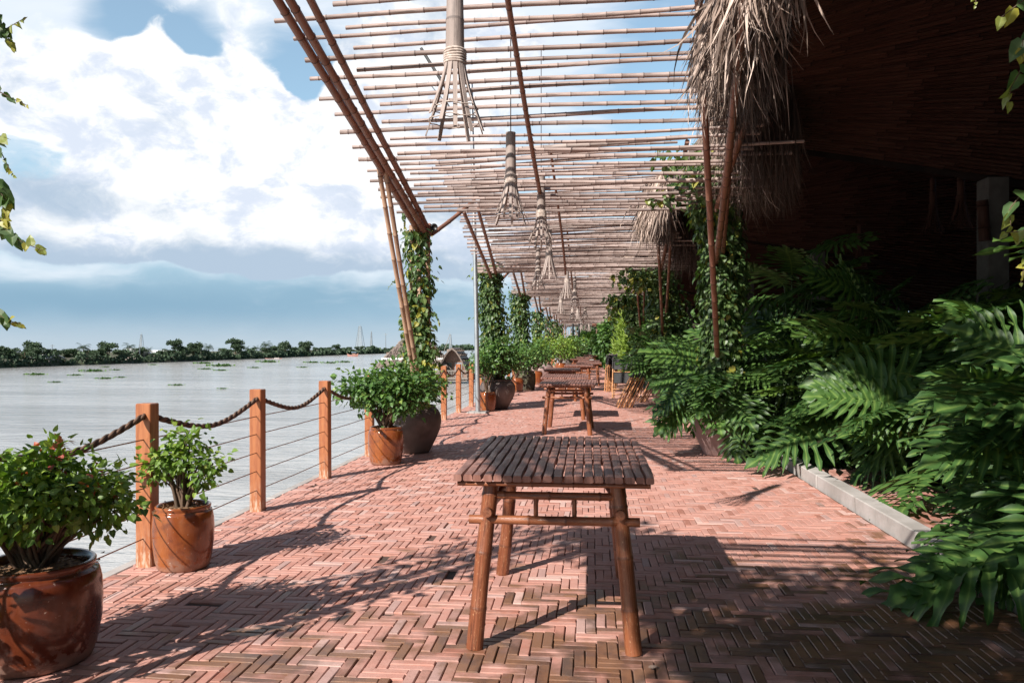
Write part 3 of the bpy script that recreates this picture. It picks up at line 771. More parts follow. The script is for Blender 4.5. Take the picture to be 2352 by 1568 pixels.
def thatch_slope(m, a, b, c, d, n, L=.5, w=.1, th=.0):
    """thatch leaves over the quad a-b (ridge) / d-c (eave)"""
    a, b, c, d = map(np.array, (a, b, c, d)); u = rng.random((n, 1)); v = rng.random((n, 1))
    p = (a*(1-u)+b*u)*(1-v)+(d*(1-u)+c*u)*v; down = nrm((d-a)+(c-b)); N = nrm(np.cross(c-d, (d+c-a-b)/2)); N = N if N[2] > 0 else -N
    stamp(m, QUAD[0], QUAD[1], p+N*.03, down+rng.normal(0, .12, p.shape), N+rng.normal(0, .25, p.shape), L*rng.uniform(.6, 1.2, n), rng.random(n), widen=np.full(n, w/L))
def pavilion():
    D = 104; p = P(955, 860, D); t = thing('floating_pavilion', 'open pavilion with a pyramid thatched roof standing over the river', 'pavilion', (p.x, p.y, WZ), YAW)
    k = D/F; hw = 62*k; eave = (849-803)*k+1.0; apex = eave+64*k-1.0+.6
    eave = CAMH-(840-797)*k-WZ; apex = CAMH-(764-797)*k-WZ; hw = 72*k
    m = MB(); rw = hw*1.12; cs = [(-rw, -rw, eave), (rw, -rw, eave), (rw, rw, eave), (-rw, rw, eave)]; ap = [(-hw*.18, 0, apex), (hw*.18, 0, apex)]
    quads = [(ap[0], ap[1], cs[1], cs[0]), (ap[1], ap[1], cs[2], cs[1]), (ap[1], ap[0], cs[3], cs[2]), (ap[0], ap[0], cs[0], cs[3])]
    for q in quads:
        m.add([tuple(x) for x in q], [(0, 1, 2, 3)], .3)
        thatch_slope(m, *q, 900, .55, .09)
    m.build('thatched_roof', MAT['thatchfar'], t)
    m = MB()
    for s in (-1, 1): box(m, (s*hw*.5, -rw*.80, eave+.55), (hw*.9, .05, 1.1))
    m.build('white_awning', MAT['white'], t)
    for sx in (-1, -.33, .33, 1):
        for sy in (-1, 1): m = MB(); tube(m, [(sx*hw*.95, sy*hw*.9, 0), (sx*hw*.95, sy*hw*.9, eave+.3)], .07, 6); m.build('post', MAT['greywood'], t)
    m = MB(); box(m, (0, 0, .55), (hw*2.05, hw*2, .18)); m.build('deck', MAT['greywood'], t)
    for sx in (-.9, 0, .9):
        m = MB(); tube(m, [(sx*hw, -hw*.95, -1), (sx*hw, -hw*.95, .5)], .1, 6); m.build('pile', MAT['oldwood'], t)
pavilion()
def boathouse():
    D = 100; p = P(1040, 870, D); k = D/F; t = thing('boat_house', 'small wooden boat house with an arched thatched roof and a railed balcony', 'boat house', (p.x, p.y, WZ), YAW-.06)
    zb = .45; fl = CAMH-(868-797)*k-WZ; w = 36*k; top = CAMH-(798-797)*k-WZ
    m = MB(); box(m, (0, 1.5, (fl+zb)/2-.2), (w*2.15, 9, fl-zb)); m.build('hull', MAT['greywood'], t)
    m = MB(); L = 7.0; n = 14; prof = []
    for i in range(n+1):
        a = math.pi*i/n; cc = math.cos(a); prof.append((-w*1.08*cc, fl+(top-fl)*(1-abs(cc)**1.9)*(.90+.10*(1-abs(cc))**2)))
    for yy0, yy1 in ((-.9, L),):
        V = []
        for yy in (yy0, yy1):
            for x, z in prof: V.append((x, yy, z))
            for x, z in prof: V.append((x*.93, yy, fl+(z-fl)*.94))
        N_ = n+1; Fl = []
        for i in range(n):
            Fl += [(i, i+1, 2*N_+i+1, 2*N_+i), (N_+i+1, N_+i, 3*N_+i, 3*N_+i+1), (i+1, i, N_+i, N_+i+1)]
        m.add(V, Fl, .4)
    for i in range(n):
        a = (prof[i][0], yy0, prof[i][1]); b = (prof[i][0], yy1, prof[i][1]); c = (prof[i+1][0], yy1, prof[i+1][1]); d = (prof[i+1][0], yy0, prof[i+1][1])
        if prof[i][1] < prof[i+1][1]: a, b, c, d = d, c, b, a
        pos = np.array(a)*(1-.5)+np.array(d)*.5; u = rng.random((90, 1)); pp = pos+(np.array(b)-np.array(a))*u; ax = nrm(np.array([np.array(d)-np.array(a)]))[0]
        Nn = np.array((pos[0], 0, max(.05, pos[2]-fl))); stamp(m, QUAD[0], QUAD[1], pp, np.broadcast_to(ax, pp.shape)+rng.normal(0, .2, pp.shape), Nn+rng.normal(0, .5, pp.shape), .5, rng.random(90), widen=np.full(90, .25))
    m.build('arched_roof', MAT['thatchfar'], t)
    m = MB(); V = [(0, .6, fl)]+[(x*.94, .6, fl+(z-fl)*.95) for x, z in prof]; m.add(V, [(0, i+1, i) for i in range(1, n+1)], .5)
    m.build('gable_wall', MAT['boatwood'], t)
    for sx, mt, g in ((-.32, 'glassdark', 'left'), (.32, 'glass', 'right')):
        fr = MB(); ww = w*.5; hh = (top-fl)*.52
        for a, b in (((sx*w-ww/2, .55, fl+.05), (sx*w-ww/2, .55, fl+hh)), ((sx*w+ww/2, .55, fl+.05), (sx*w+ww/2, .55, fl+hh)), ((sx*w-ww/2, .55, fl+hh), (sx*w+ww/2, .55, fl+hh))): bar(fr, a, b, .12, .12)
        d_ = fr.build('door', MAT['boatwood'], t); g_ = MB(); box(g_, (sx*w, .54, fl+hh/2), (ww-.12, .03, hh-.1)); g_.build('pane', MAT[mt], d_)
    m = MB(); box(m, (0, -.6, fl), (w*2.1, 2.4, .15)); m.build('balcony', MAT['greywood'], t)
    m = MB(); rh = 1.0
    bar(m, (-w, -1.7, fl+rh), (w, -1.7, fl+rh), .1, .1)
    for i in range(22): x = -w+2*w*i/21; bar(m, (x, -1.7, fl), (x, -1.7, fl+rh), .07, .07)
    m.build('railing', MAT['greywood'], t)
    m = MB(); tube(m, [(-w*.75, -1, fl), (-w*.95, -1, fl+2.8)], .06, 5); m.build('oar', MAT['greywood'], t)
    m = MB(); tube(m, [(-w*.9, -1, fl+1), (-w*.1, -1.2, fl+(840-775+36)*k)], .03, 5); m.build('aerial', MAT['greywood'], t)
boathouse()

# ================================================================== FENCE
def fence():
    FX = -2.80; ys = [-1.96, -.3, 1.37, 3.03]+[4.70+1.667*i for i in range(33)]
    t = thing('rope_fence', 'orange timber fence with sagging brown rope and steel wires along the river edge', 'fence')
    hs = 1.035
    for i, y in enumerate(ys):
        m = MB(); box(m, (0, 0, hs/2), (.102, .102, hs), Matrix.Rotation(random.uniform(-.03, .03), 3, 'Z'), .006)
        o = m.build('post', MAT['post'], t, False, (FX+random.uniform(-.01, .01), y, -.01)); o.rotation_euler = (random.uniform(-.008, .008), random.uniform(-.008, .008), 0)
    for y0, y1 in zip(ys[:-1], ys[1:]):
        n = 34; pts = []; sag = random.uniform(.13, .16)
        for k in range(n+1):
            s = k/n; pts.append((FX+.0, y0+(y1-y0)*s, .955-sag*4*s*(1-s)+.01*math.sin(s*9)))
        pts = np.array(pts)
        if y0 < 14:       # three laid strands
            m = MB(); tt = np.linspace(0, 1, 130); base = np.stack([np.interp(tt, np.linspace(0, 1, n+1), pts[:, q]) for q in range(3)], -1)
            L = 1.7; ph = tt*L/.085*2*math.pi/3
            for q in range(3):
                a = ph+q*2*math.pi/3; off = np.stack([np.cos(a), np.zeros_like(a), np.sin(a)], -1)*.0095
                tube(m, base+off, .0115, 7, True, random.random(), nd=.5+.5*np.sin(a*2+q))
            m.build('rope', MAT['rope'], t, True)
        else:
            m = MB(); tube(m, pts, .018, 6, True, .5, nd=np.full(len(pts), .5)); m.build('rope', MAT['rope'], t, True)
    m5 = (.80, .65, .495, .34, .18)
    for z in m5:
        m = MB(); pts = []
        for y0, y1 in zip(ys[:-1], ys[1:]):
            pts += [(FX+.0, y0, z), (FX+.0, (y0+y1)/2, z-.004)]
        pts.append((FX, ys[-1], z)); tube(m, pts, .0042, 5, True); m.build('wire', MAT['cable'], t, True)
fence()

# ================================================================== TABLES
def make_table(t, detail=True, seed=0):
    r = random.Random(seed); hw = .455; ym0, ym1 = -.70, .70; H = .812
    def zt(y): return H-.022+.02*(y+.7)/1.4
    n = 20; pitch = 2*hw/n
    m = MB()
    for i in range(n):
        x = -hw+pitch*(i+.5); w = pitch*.5-.0018; ph = r.random()*6; k = 13; y0 = ym0-r.uniform(-.004, .01); y1 = ym1+r.uniform(-.01, .01)
        V = []; C = []
        amp = r.uniform(.0006, .0020)
        for a in range(k):
            s = a/(k-1); y = y0+(y1-y0)*s; dx = amp*math.sin(s*9+ph)+.002*math.sin(s*23+ph*2); ww = w*(1+.07*math.sin(s*13+ph*3)-(.06 if a in (0, k-1) else 0)); z = zt(y)
            for px_, pz in ((-1, -.010), (-.97, .004), (-.80, .0135), (0, .0145+.001*math.sin(s*15+ph)), (.80, .0135), (.97, .004), (1, -.010), (.7, -.015), (-.7, -.015)):
                V.append((x+dx+ww*px_, y, z+pz)); C.append((x+dx+ww*px_*.3+i*.7, y, 0))
        Fl = [(a*9+b, a*9+(b+1) % 9, (a+1)*9+(b+1) % 9, (a+1)*9+b) for a in range(k-1) for b in range(9)]
        Fl = [f[::-1] for f in Fl]
        m.add(V, Fl+[tuple(range(9)), tuple(range((k-1)*9, k*9))[::-1]], r.random()*.7, np.array(C))
    m.build('tabletop', MAT['top'], t)
    m = MB(); zz = H-.052
    for a, b in (((-hw+.02, ym0+.03, zz), (hw-.02, ym0+.03, zz)), ((-hw+.02, ym1-.03, zz+.01), (hw-.02, ym1-.03, zz+.01)), ((-hw+.03, ym0+.04, zz-.003), (-hw+.03, ym1-.04, zz+.006)), ((hw-.03, ym0+.04, zz-.003), (hw-.03, ym1-.04, zz+.006)), ((-hw+.03, 0, zz), (hw-.03, 0, zz))):
        cane(m, a, b, .011, .011, .22, 8)
    m.build('rim_frame', MAT['table'], t, True)
    feet = {}
    for sx in (-1, 1):
        for sy, (yb, ya) in ((-1, (-.64, -.585)), (1, (.54, .49))):
            m = MB(); b = (sx*.362, yb, 0); a = (sx*.29, ya, H-.06); feet[(sx, sy)] = (np.array(a), np.array(b))
            cane(m, b, a, .039, .037, .24, 14, .004, bulge=1.06); m.build('leg', MAT['table'], t, True)
    def at(sx, sy, z):
        a, b = feet[(sx, sy)]; return b+(a-b)*(z/(H-.06))
    for sy in (-1, 1):
        m = MB()
        l = at(-1, sy, .695); q = at(1, sy, .695); cane(m, l, q, .019, .019, .2, 9)
        l = at(-1, sy, .585); q = at(1, sy, .585); ex = np.array((.085, 0, 0)); off = np.array((0, .012*sy, 0)); cane(m, l-ex+off, q+ex+off, .021, .021, .2, 10)
        for f in (.36, .66):
            l = at(-1, sy, .695); q = at(1, sy, .695); p = l+(q-l)*f; m2 = p.copy(); m2[2] = .585; cane(m, m2, p, .011, .011, .3, 7)
        m.build('cross_rail', MAT['table'], t, True)
    for sx in (-1, 1):
        m = MB()
        l = at(sx, -1, .625); q = at(sx, 1, .625); ex = np.array((0, .065, 0)); cane(m, l-ex, q+ex, .022, .022, .22, 10)
        l = at(sx, -1, .70); q = at(sx, 1, .70); cane(m, l, q, .018, .018, .22, 8)
        p = l+(q-l)*.16; cane(m, (sx*.2, -.3, H-.05), at(sx, -1, .66), .013, .013, .3, 7)
        m.build('side_rail', MAT['table'], t, True)
tabs = [(1283, 4.20, 'weathered slatted bamboo table standing alone in the foreground'),
        (1307, 12.95, 'slatted bamboo table second from the camera, in the middle of the brick terrace'),
        (1299, 15.55, 'slatted bamboo table close behind the second one, its top just showing above it'),
        (1292, 20.6, 'bamboo table fourth from the camera, shifted a little to the left'),
        (1330, 25.0, 'bamboo table fifth from the camera, left of the folded chairs'),
        (1353, 28.8, 'bamboo table sixth from the camera, its right leg lit, left of the far folded chairs'),
        (1353, 33.2, 'bamboo table seventh from the camera, half hidden behind the sixth'),
        (1332, 38.5, 'low looking bamboo table at the left of the distant row'),
        (1340, 44.5, 'bamboo table in the distant row right behind the low looking one'),
        (1356, 53.2, 'bamboo table next to last at the far end of the terrace'),
        (1355, 58.5, 'bamboo table last at the far end of the terrace near the steps'),
        (1440, 31.5, 'small bamboo table at the right behind the folded chairs, under the plants')]
ft = None
for i, (px, D, lab) in enumerate(tabs):
    loc = W((px-1176)*D/F, D)
    if i == 0:
        t = thing('bamboo_table', lab, 'table', loc, R(.3), 'bamboo tables in a row along the terrace'); make_table(t, True, 3); ft = t
    else: dup(ft, None, loc, R(random.uniform(-1.5, 1.5)), lab)

# ================================================================== POTS AND SHRUBS
def pot_prof(r, h, kind='barrel'):
    if kind == 'barrel':
        return [(0, .002), (r*.80, .002), (r*.84, .012), (r*.90, h*.12), (r*.985, h*.40), (r, h*.60), (r*.985, h*.78), (r*.95, h*.875), (r*.925, h*.905), (r*.865, h*.915), (r*.86, h*.93), (r*.895, h*.955), (r*.90, h*.985), (r*.875, h), (r*.80, h*.985), (r*.79, h*.9), (r*.8, h*.8)]
    if kind == 'jar':
        return [(0, .002), (r*.52, .002), (r*.56, .02), (r*.66, h*.14), (r*.82, h*.32), (r*.95, h*.5), (r, h*.66), (r*.985, h*.78), (r*.90, h*.89), (r*.80, h*.95), (r*.76, h*.965), (r*.80, h*.985), (r*.79, h), (r*.70, h*.99), (r*.69, h*.9), (r*.72, h*.85)]
def leaves_at(m, centers, normals, per, spread, size, tmpl, yellow=0.0, hang=.35, updir=.5):
    C = np.repeat(centers, per, 0); Nn = np.repeat(normals, per, 0); n = len(C)
    off = rng.normal(size=(n, 3))*spread; p = C+off
    o = nrm(off+Nn*spread*1.2)
    d = nrm(o*1.0+rng.normal(0, .45, (n, 3))+np.array((0, 0, -hang))); nn = o*.5+rng.normal(0, .35, (n, 3))+np.array((0, 0, updir))
    r = np.clip(rng.normal(.45, .22, n)+.15*o[:, 2], 0, .93)
    if yellow: r = np.where(rng.random(n) < yellow, .99, r)
    stamp(m, tmpl[0], tmpl[1], p, d, nn, size*rng.uniform(.65, 1.2, n), r, tmpl[2])
def make_shrub(th, pot, potmat, r, h, plant, leaf='leaf', tmpl=HEART, seed=1, flowers=0, leafsize=.05, spec=None):
    """plant: list of (cx,cy,cz, rx,ry,rz, n_clumps, per)"""
    rr = random.Random(seed)
    m = MB(); lathe(m, pot_prof(r, h, pot), 40, wob=.006); m.build('pot', MAT[potmat], th, True)
    m = MB(); k = 200; zt = h*(.93 if pot == 'barrel' else .93)
    lathe(m, [(0, zt+.012), (r*.3, zt+.014), (r*.6, zt+.004), (r*.8, zt-.02)], 24)
    stamp(m, QUAD[0], QUAD[1], np.stack([rng.normal(0, r*.36, k), rng.normal(0, r*.36, k), np.full(k, zt+.008)], -1), rng.normal(size=(k, 3))*np.array((1, 1, .25)), rng.normal(size=(k, 3))*.5+np.array((0, 0, 1)), .03, None, widen=np.full(k, .3))
    m.build('soil', MAT['soil'], th)
    fo = MB(); st = MB(); red = MB()
    for (cx, cy, cz, rx, ry, rz, nc, per) in plant:
        q = nrm(rng.normal(size=(nc, 3))); rad = rng.random((nc, 1))**.4; c = np.array((cx, cy, cz))+q*rad*np.array((rx, ry, rz))
        leaves_at(fo, c, q*rad, per, leafsize*1.15, leafsize, tmpl, .02)
        for i in range(0, nc, 3):
            a = np.array((rr.uniform(-.2, .2)*r, rr.uniform(-.2, .2)*r, zt)); b = c[i]; mid = a*.55+b*.45+np.array((0, 0, (b[2]-a[2])*.22)); mid[:2] = a[:2]*.6+b[:2]*.4
            s = np.linspace(0, 1, 7)[:, None]; pts = a*(1-s)**2+2*mid*s*(1-s)+b*s**2
            tube(st, pts, np.linspace(.009 if i % 2 else .012, .003, 7), 6)
        if flowers:
            idx = rng.choice(nc, flowers, replace=False); leaves_at(red, c[idx]+np.array((0, 0, leafsize*.8)), q[idx], 9, leafsize*.5, leafsize*.8, tmpl)
    fo.build('foliage', MAT[leaf], th); st.build('stem', MAT['stem'], th, True)
    if flowers: red.build('red_foliage', MAT['redleaf'], th)
def lcD(px, D): return W((px-1176)*D/F, D)
# foreground left pots
p = lcD(84, 3.46); t = thing('potted_shrub', 'biggest glazed brown barrel pot with a broad bushy shrub, at the bottom left corner', 'potted plant', p, 0, 'glazed pots with shrubs along the fence')
make_shrub(t, 'barrel', 'glazedark', .262, .44, [(-.02, 0, .73, .40, .34, .11, 150, 15), (.06, -.05, .84, .14, .14, .07, 34, 15), (-.2, -.12, .69, .3, .2, .08, 50, 15), (.26, .05, .69, .15, .16, .07, 38, 15)], 'leafy', HEART, 1, 5, .040)
p = lcD(421, 4.93); t = thing('potted_shrub', 'small glazed orange barrel pot with a small tree-shaped shrub, standing against the nearest fence post', 'potted plant', p, 0, 'glazed pots with shrubs along the fence')
make_shrub(t, 'barrel', 'glaze', .183, .395, [(0, 0, .77, .07, .07, .07, 17, 12), (.0, 0, .67, .14, .12, .05, 26, 11), (-.16, -.02, .62, .07, .07, .05, 14, 11), (.17, 0, .66, .07, .06, .035, 13, 11), (.12, 0, .55, .06, .06, .03, 8, 9)], 'leafy', HEART, 2, 0, .040)
p = lcD(886, 9.30); t = thing('potted_shrub', 'glazed orange barrel pot with a wide leafy shrub, standing before the big dark jar', 'potted plant', p, 0, 'glazed pots with shrubs along the fence')
make_shrub(t, 'barrel', 'glaze', .208, .44, [(.14, 0, .92, .46, .40, .23, 170, 10), (-.24, -.1, .88, .24, .22, .17, 60, 10), (.25, -.1, .80, .30, .25, .16, 56, 10), (.0, 0, .68, .16, .12, .1, 14, 9)], 'leaf', HEART, 3, 0, .062)

def jar_thing(px, D, r, h, mat, lab, plant=None, leaf='leafy', lsz=.045, kind='jar', tm=HEART):
    p = lcD(px, D); t = thing('plant_jar', lab, 'jar', p, random.random()*6, 'big stoneware jars at the pergola posts')
    if plant: make_shrub(t, kind, mat, r, h, plant, leaf, tm, 5, 0, lsz)
    else:
        m = MB(); lathe(m, pot_prof(r, h, kind), 40, wob=.01); m.build('pot', MAT[mat], t, True)
        m = MB(); lathe(m, [(0, h*.93), (r*.72, h*.92)], 24); m.build('soil', MAT['soil'], t)
    return t
t = jar_thing(953, 10.3, .345, .62, 'jar', 'big dark stoneware jar behind the glazed pot at the first pergola post', [(.22, -.1, .86, .2, .2, .17, 60, 12), (-.1, .1, .72, .25, .2, .08, 24, 9)], 'leafy', .04)
t.rotation_euler = (0, 0, 0)
jar_thing(1143, 17.5, .40, .66, 'jar', 'dark round stoneware jar at the second pergola post on the river side', [(0, 0, 1.1, .55, .5, .32, 170, 8), (-.45, 0, 1.35, .25, .25, .2, 40, 8)], 'leaf', .075)
p = lcD(1119, 16.95); t = thing('potted_shrub', 'glazed orange pot with pale stems right beside the steel lamp post', 'potted plant', p, 0, 'glazed pots with shrubs along the fence')
make_shrub(t, 'barrel', 'glaze', .19, .41, [(-.05, 0, 1.0, .35, .3, .22, 60, 8)], 'leaf', HEART, 7, 0, .07)
jar_thing(1209, 25.2, .30, .62, 'jarmoss', 'mossy dark jar with a straight rim at the third pergola post', [(0, 0, 1.15, .6, .5, .32, 130, 7)], 'leaf', .09, 'barrel')
p = lcD(1187, 24.2); t = thing('potted_shrub', 'small glazed orange pot at the left of the mossy jar', 'potted plant', p, 0, 'glazed pots with shrubs along the fence')
make_shrub(t, 'barrel', 'glaze', .20, .43, [(.1, 0, 1.0, .45, .35, .28, 70, 7)], 'leaf', HEART, 8, 0, .09)
p = lcD(1232, 29.0); t = thing('potted_shrub', 'glazed orange pot half hidden behind the mossy jar', 'potted plant', p, 0, 'glazed pots with shrubs along the fence')
make_shrub(t, 'barrel', 'glaze', .23, .5, [(0, 0, 1.2, .6, .5, .35, 90, 6)], 'leaf', HEART, 9, 0, .11)
jar_thing(1245, 32.0, .46, .72, 'jarpink', 'pale pink stoneware jar at the fourth pergola post, left of the fourth table', [(0, 0, 1.25, .8, .6, .4, 130, 6)], 'leafy', .11)
p = lcD(1288, 38.5); t = thing('potted_shrub', 'distant glazed orange pot with a whitish rim, behind the fifth table', 'potted plant', p, 0, 'glazed pots with shrubs along the fence')
make_shrub(t, 'barrel', 'glaze', .27, .6, [(0, 0, 1.35, .7, .6, .4, 90, 6)], 'leafy', HEART, 10, 0, .12)
jar_thing(1299, 41.0, .40, .75, 'jar', 'distant dark jar at the fifth pergola post', [(0, 0, 1.4, .9, .7, .5, 120, 6)], 'leafy', .13)
jar_thing(1310, 46.5, .40, .75, 'jar', 'farther dark jar in the row on the river side', [(0, 0, 1.4, .9, .7, .5, 120, 6)], 'leaf', .13)
jar_thing(1322, 52, .45, .75, 'jar', 'farthest dark jar near the end of the river side', [(0, 0, 1.4, .9, .9, .6, 120, 6)], 'leaf', .15)

# ================================================================== STREET LIGHT
D = 16.5; base = lcD(1098, D); t = thing('street_light', 'tall thin galvanised lamp post with a dark solar lamp head above the pergola', 'street light', base)
m = MB(); lean = -.14; tube(m, [(0, 0, 0), (lean*.3, 0, 2.2), (lean*1.05, 0, 7.0)], [.052, .048, .036], 14); m.build('pole', MAT['metal'], t, True)
m = MB(); box(m, (0, 0, .012), (.42, .42, .03), None, .005); m.build('base_plate', MAT['conc'], t)
m = MB(); u = D/F; hx = (979-1083)*u
tube(m, [(lean*1.05, 0, 6.9), (hx*.5+lean*.5, 0, 6.75), (hx, 0, 7.25)], .03, 8); m.build('arm', MAT['metal'], t, True)
m = MB(); box(m, (hx, 0, 7.28), (.90, .34, .06), Matrix.Rotation(R(-52), 3, 'Y').inverted() if False else Matrix.Rotation(R(58), 3, 'Y'), .01); m.build('lamp_head', MAT['black'], t)
m = MB(); box(m, (hx+.05, .35, 6.85), (.62, .5, .03), Matrix.Rotation(R(50), 3, 'Y'), .004); m.build('solar_panel', MAT['metal'], t)

# ================================================================== PERGOLA
PER = 7.75; Y0 = 10.35
def zroof(Y, Yc, X):
    s = Yc-Y; tt = max(0, min(1, (X+2.3)/4.2)); return 2.98+.21*s+.22*(s/6.4)**2*tt**1.6
def xe(d):                                            # eave line, d = metres before the post
    return float(np.interp(d, [0, .5, 1.6, 3.2, 5.2, 7.75], [1.85, 1.70, 1.42, 1.10, .86, 1.0]))
slat_mesh = []
def slat_proto(k):
    m = MB(); r0, r1 = (.0195, .0165) if k % 2 else (.0165, .0195)
    cane(m, (-2.08, 0, 0), (2.08, 0, 0), r0, r1, .27, 9, .036); o = m.build('slat', MAT['slat'], None, True); me = o.data; bpy.data.objects.remove(o); return me
slat_mesh = [slat_proto(k) for k in range(9)]
ordw = ['nearest, directly overhead', 'first one fully in view', 'second', 'third', 'fourth', 'fifth', 'sixth', 'seventh', 'eighth and farthest']
def pole_obj(name, a, b, r0, r1, mat, parent, bend=.01, seg=11, gap=.3):
    m = MB(); cane(m, a, b, r0, r1, gap, seg, bend); return m.build(name, MAT[mat], parent, True)
def bay(k):
    Yc = Y0+PER*(k-1)
    lab = {0: 'bamboo pergola bay directly above the camera, out of view overhead', 1: 'nearest bamboo lattice pergola bay, its canes set against the blue sky'}.get(k, f'bamboo lattice pergola bay {ordw[min(k, 8)]} from the camera')
    t = thing('pergola_bay', lab, 'pergola', (0, Yc, 0), 0, 'bamboo pergola bays over the terrace')
    far = k > 3
    X0, X1 = -2.5, 1.62
    n = 40; s = .42
    i = 0
    while s < 6.15:
        Y = Yc-s
        shift = (-.06 if i % 2 == 0 else .40)+random.uniform(-.05, .05)
        xl = X0+shift+.14*(s/6.0) if True else 0
        scx = 1.0
        if s > 2.3: scx = min(1.0, (xe(s)+.42+random.uniform(-.1, .1)-xl)/4.16)
        cx = xl+2.08*scx
        o = bpy.data.objects.new('slat', random.choice(slat_mesh)); COL.objects.link(o); o.parent = t
        zl = zroof(Y, Yc, X0); zr = zroof(Y, Yc, X1)
        a = math.atan2(zr-zl, X1-X0)
        o.location = (cx, -s, (zl+zr)/2+.025+random.uniform(-.014, .014)+.04*math.sin(s*1.6+k*1.3)); flip = math.pi if random.random() < .5 else 0
        o.rotation_euler = (random.random()*6.28, -a if not flip else a, flip+random.uniform(-.006, .006))
        o.rotation_mode = 'XYZ'; o.rotation_euler = (0, -a if not flip else a, flip+random.uniform(-.010, .010))
        o.scale = (scx, random.uniform(.85, 1.25), random.uniform(.85, 1.25))
        s += (random.uniform(.13, .165) if s > .8 else random.uniform(.10, .14))*(1 if k < 2 else .62); i += 1
    zb = lambda s_, X: zroof(Yc-s_, Yc, X)-.055
    s_front = 6.3
    bf = s_front if k < 2 else 4.3
    for dx in (0, .085) if k < 2 else (0,):
        pole_obj('beam', (-2.30+dx, .05, zb(-.05, -2.3)-.03), (-2.30+dx+.02, -bf, zb(bf, -2.3)-.03+dx*.3), .038, .034, 'beam', t)
    pole_obj('beam', (-2.2, .02, zb(0, -2.2)+.05), (-2.02, -bf, zb(bf, -2.0)), .036, .03, 'beam', t)
    pole_obj('purlin', (-.60, -.38, zb(.38, -.6)+.02), (-.62, -s_front, zb(s_front, -.6)+.02), .026, .022, 'beam', t, .03)
    pole_obj('beam', (1.52, .0, zb(0, 1.5)-.02), (1.40, -s_front, zb(s_front, 1.4)), .038, .034, 'beam', t)
    # columns on the river side
    if k > 0: cols = [(-2.42, .02), (-2.31, -.05), (-2.20, .03)]
    else: cols = [(-2.55, -.1), (-2.46, -.2)]
    for x, y in cols: pole_obj('column', (x+random.uniform(-.02, .02), y, 0), (x, y, 3.02), .036, .032, 'pole', t)
    # leaning struts
    if k > 0:
        if k == 1:
          for dx in (0, .07): pole_obj('strut', (-2.22+dx, -.1, .05), (-2.33+dx, -1.95, zb(1.95, -2.3)+.02), .030, .026, 'pole', t)
        m = MB(); box(m, (-2.19, -.02, 2.95), (.10, .12, .16), None, .01); m.build('beam_block', MAT['beam'], t)
        pole_obj('brace', (-2.14, .02, 2.9), (-1.7, .9, 3.5), .03, .028, 'beam', t)
    pole_obj('purlin', (-2.45, -s_front-.02, zb(s_front, -2.3)+.06), (1.4, -s_front-.02, zb(s_front, 1.4)+.06), .04, .036, 'lamp', t)
    # restaurant side: columns and forked struts
    rc = [(1.62, .06), (1.72, -.02), (1.55, -.04)]
    for x, y in rc: pole_obj('column', (x, y, 0), (x-.02, y, 3.0), .034, .03, 'pole', t)
    if k == 1:
        pole_obj('strut', (1.62, -.05, .9), tuple(W((1604-1176)*5.8/F, 5.8, 3.98)-Vector((0, Yc, 0))), .034, .03, 'beam', t)
        pole_obj('strut', (1.58, .0, 2.35), tuple(W((1712-1176)*4.4/F, 4.4, 3.35)-Vector((0, Yc, 0))), .036, .03, 'beam', t)
        pole_obj('strut', (1.66, .05, 2.3), tuple(W((1695-1176)*6.0/F, 6.0, 3.9)-Vector((0, Yc, 0))), .034, .03, 'beam', t)
    else:
        pole_obj('strut', (1.6, -.05, 1.6), (1.15, -3.6, zroof(Yc-3.6, Yc, 1.1)+.3), .036, .03, 'beam', t)
        if k > 0: pole_obj('strut', (1.66, .02, 1.9), (1.5, -3.0, zroof(Yc-3.0, Yc, 1.4)+.2), .034, .03, 'beam', t)
    if 0 < k < 5:
        m = MB(); lathe(m, [(0, -.07), (.045, -.07), (.05, 0), (.045, .07), (.038, .075), (.034, .06), (0, .055)], 16)
        s_ = tag(m.build('spotlight', MAT['black'], None, True, (-2.10, Yc-.05, 2.98)), f'small black can spotlight on the river side post of the {ordw[k].replace("first one fully in view","nearest")} pergola bay', 'spotlight', 'can spotlights on the pergola posts')
        s_.rotation_euler = (R(100), 0, R(15))
    return t
for k in range(0, 9): bay(k)

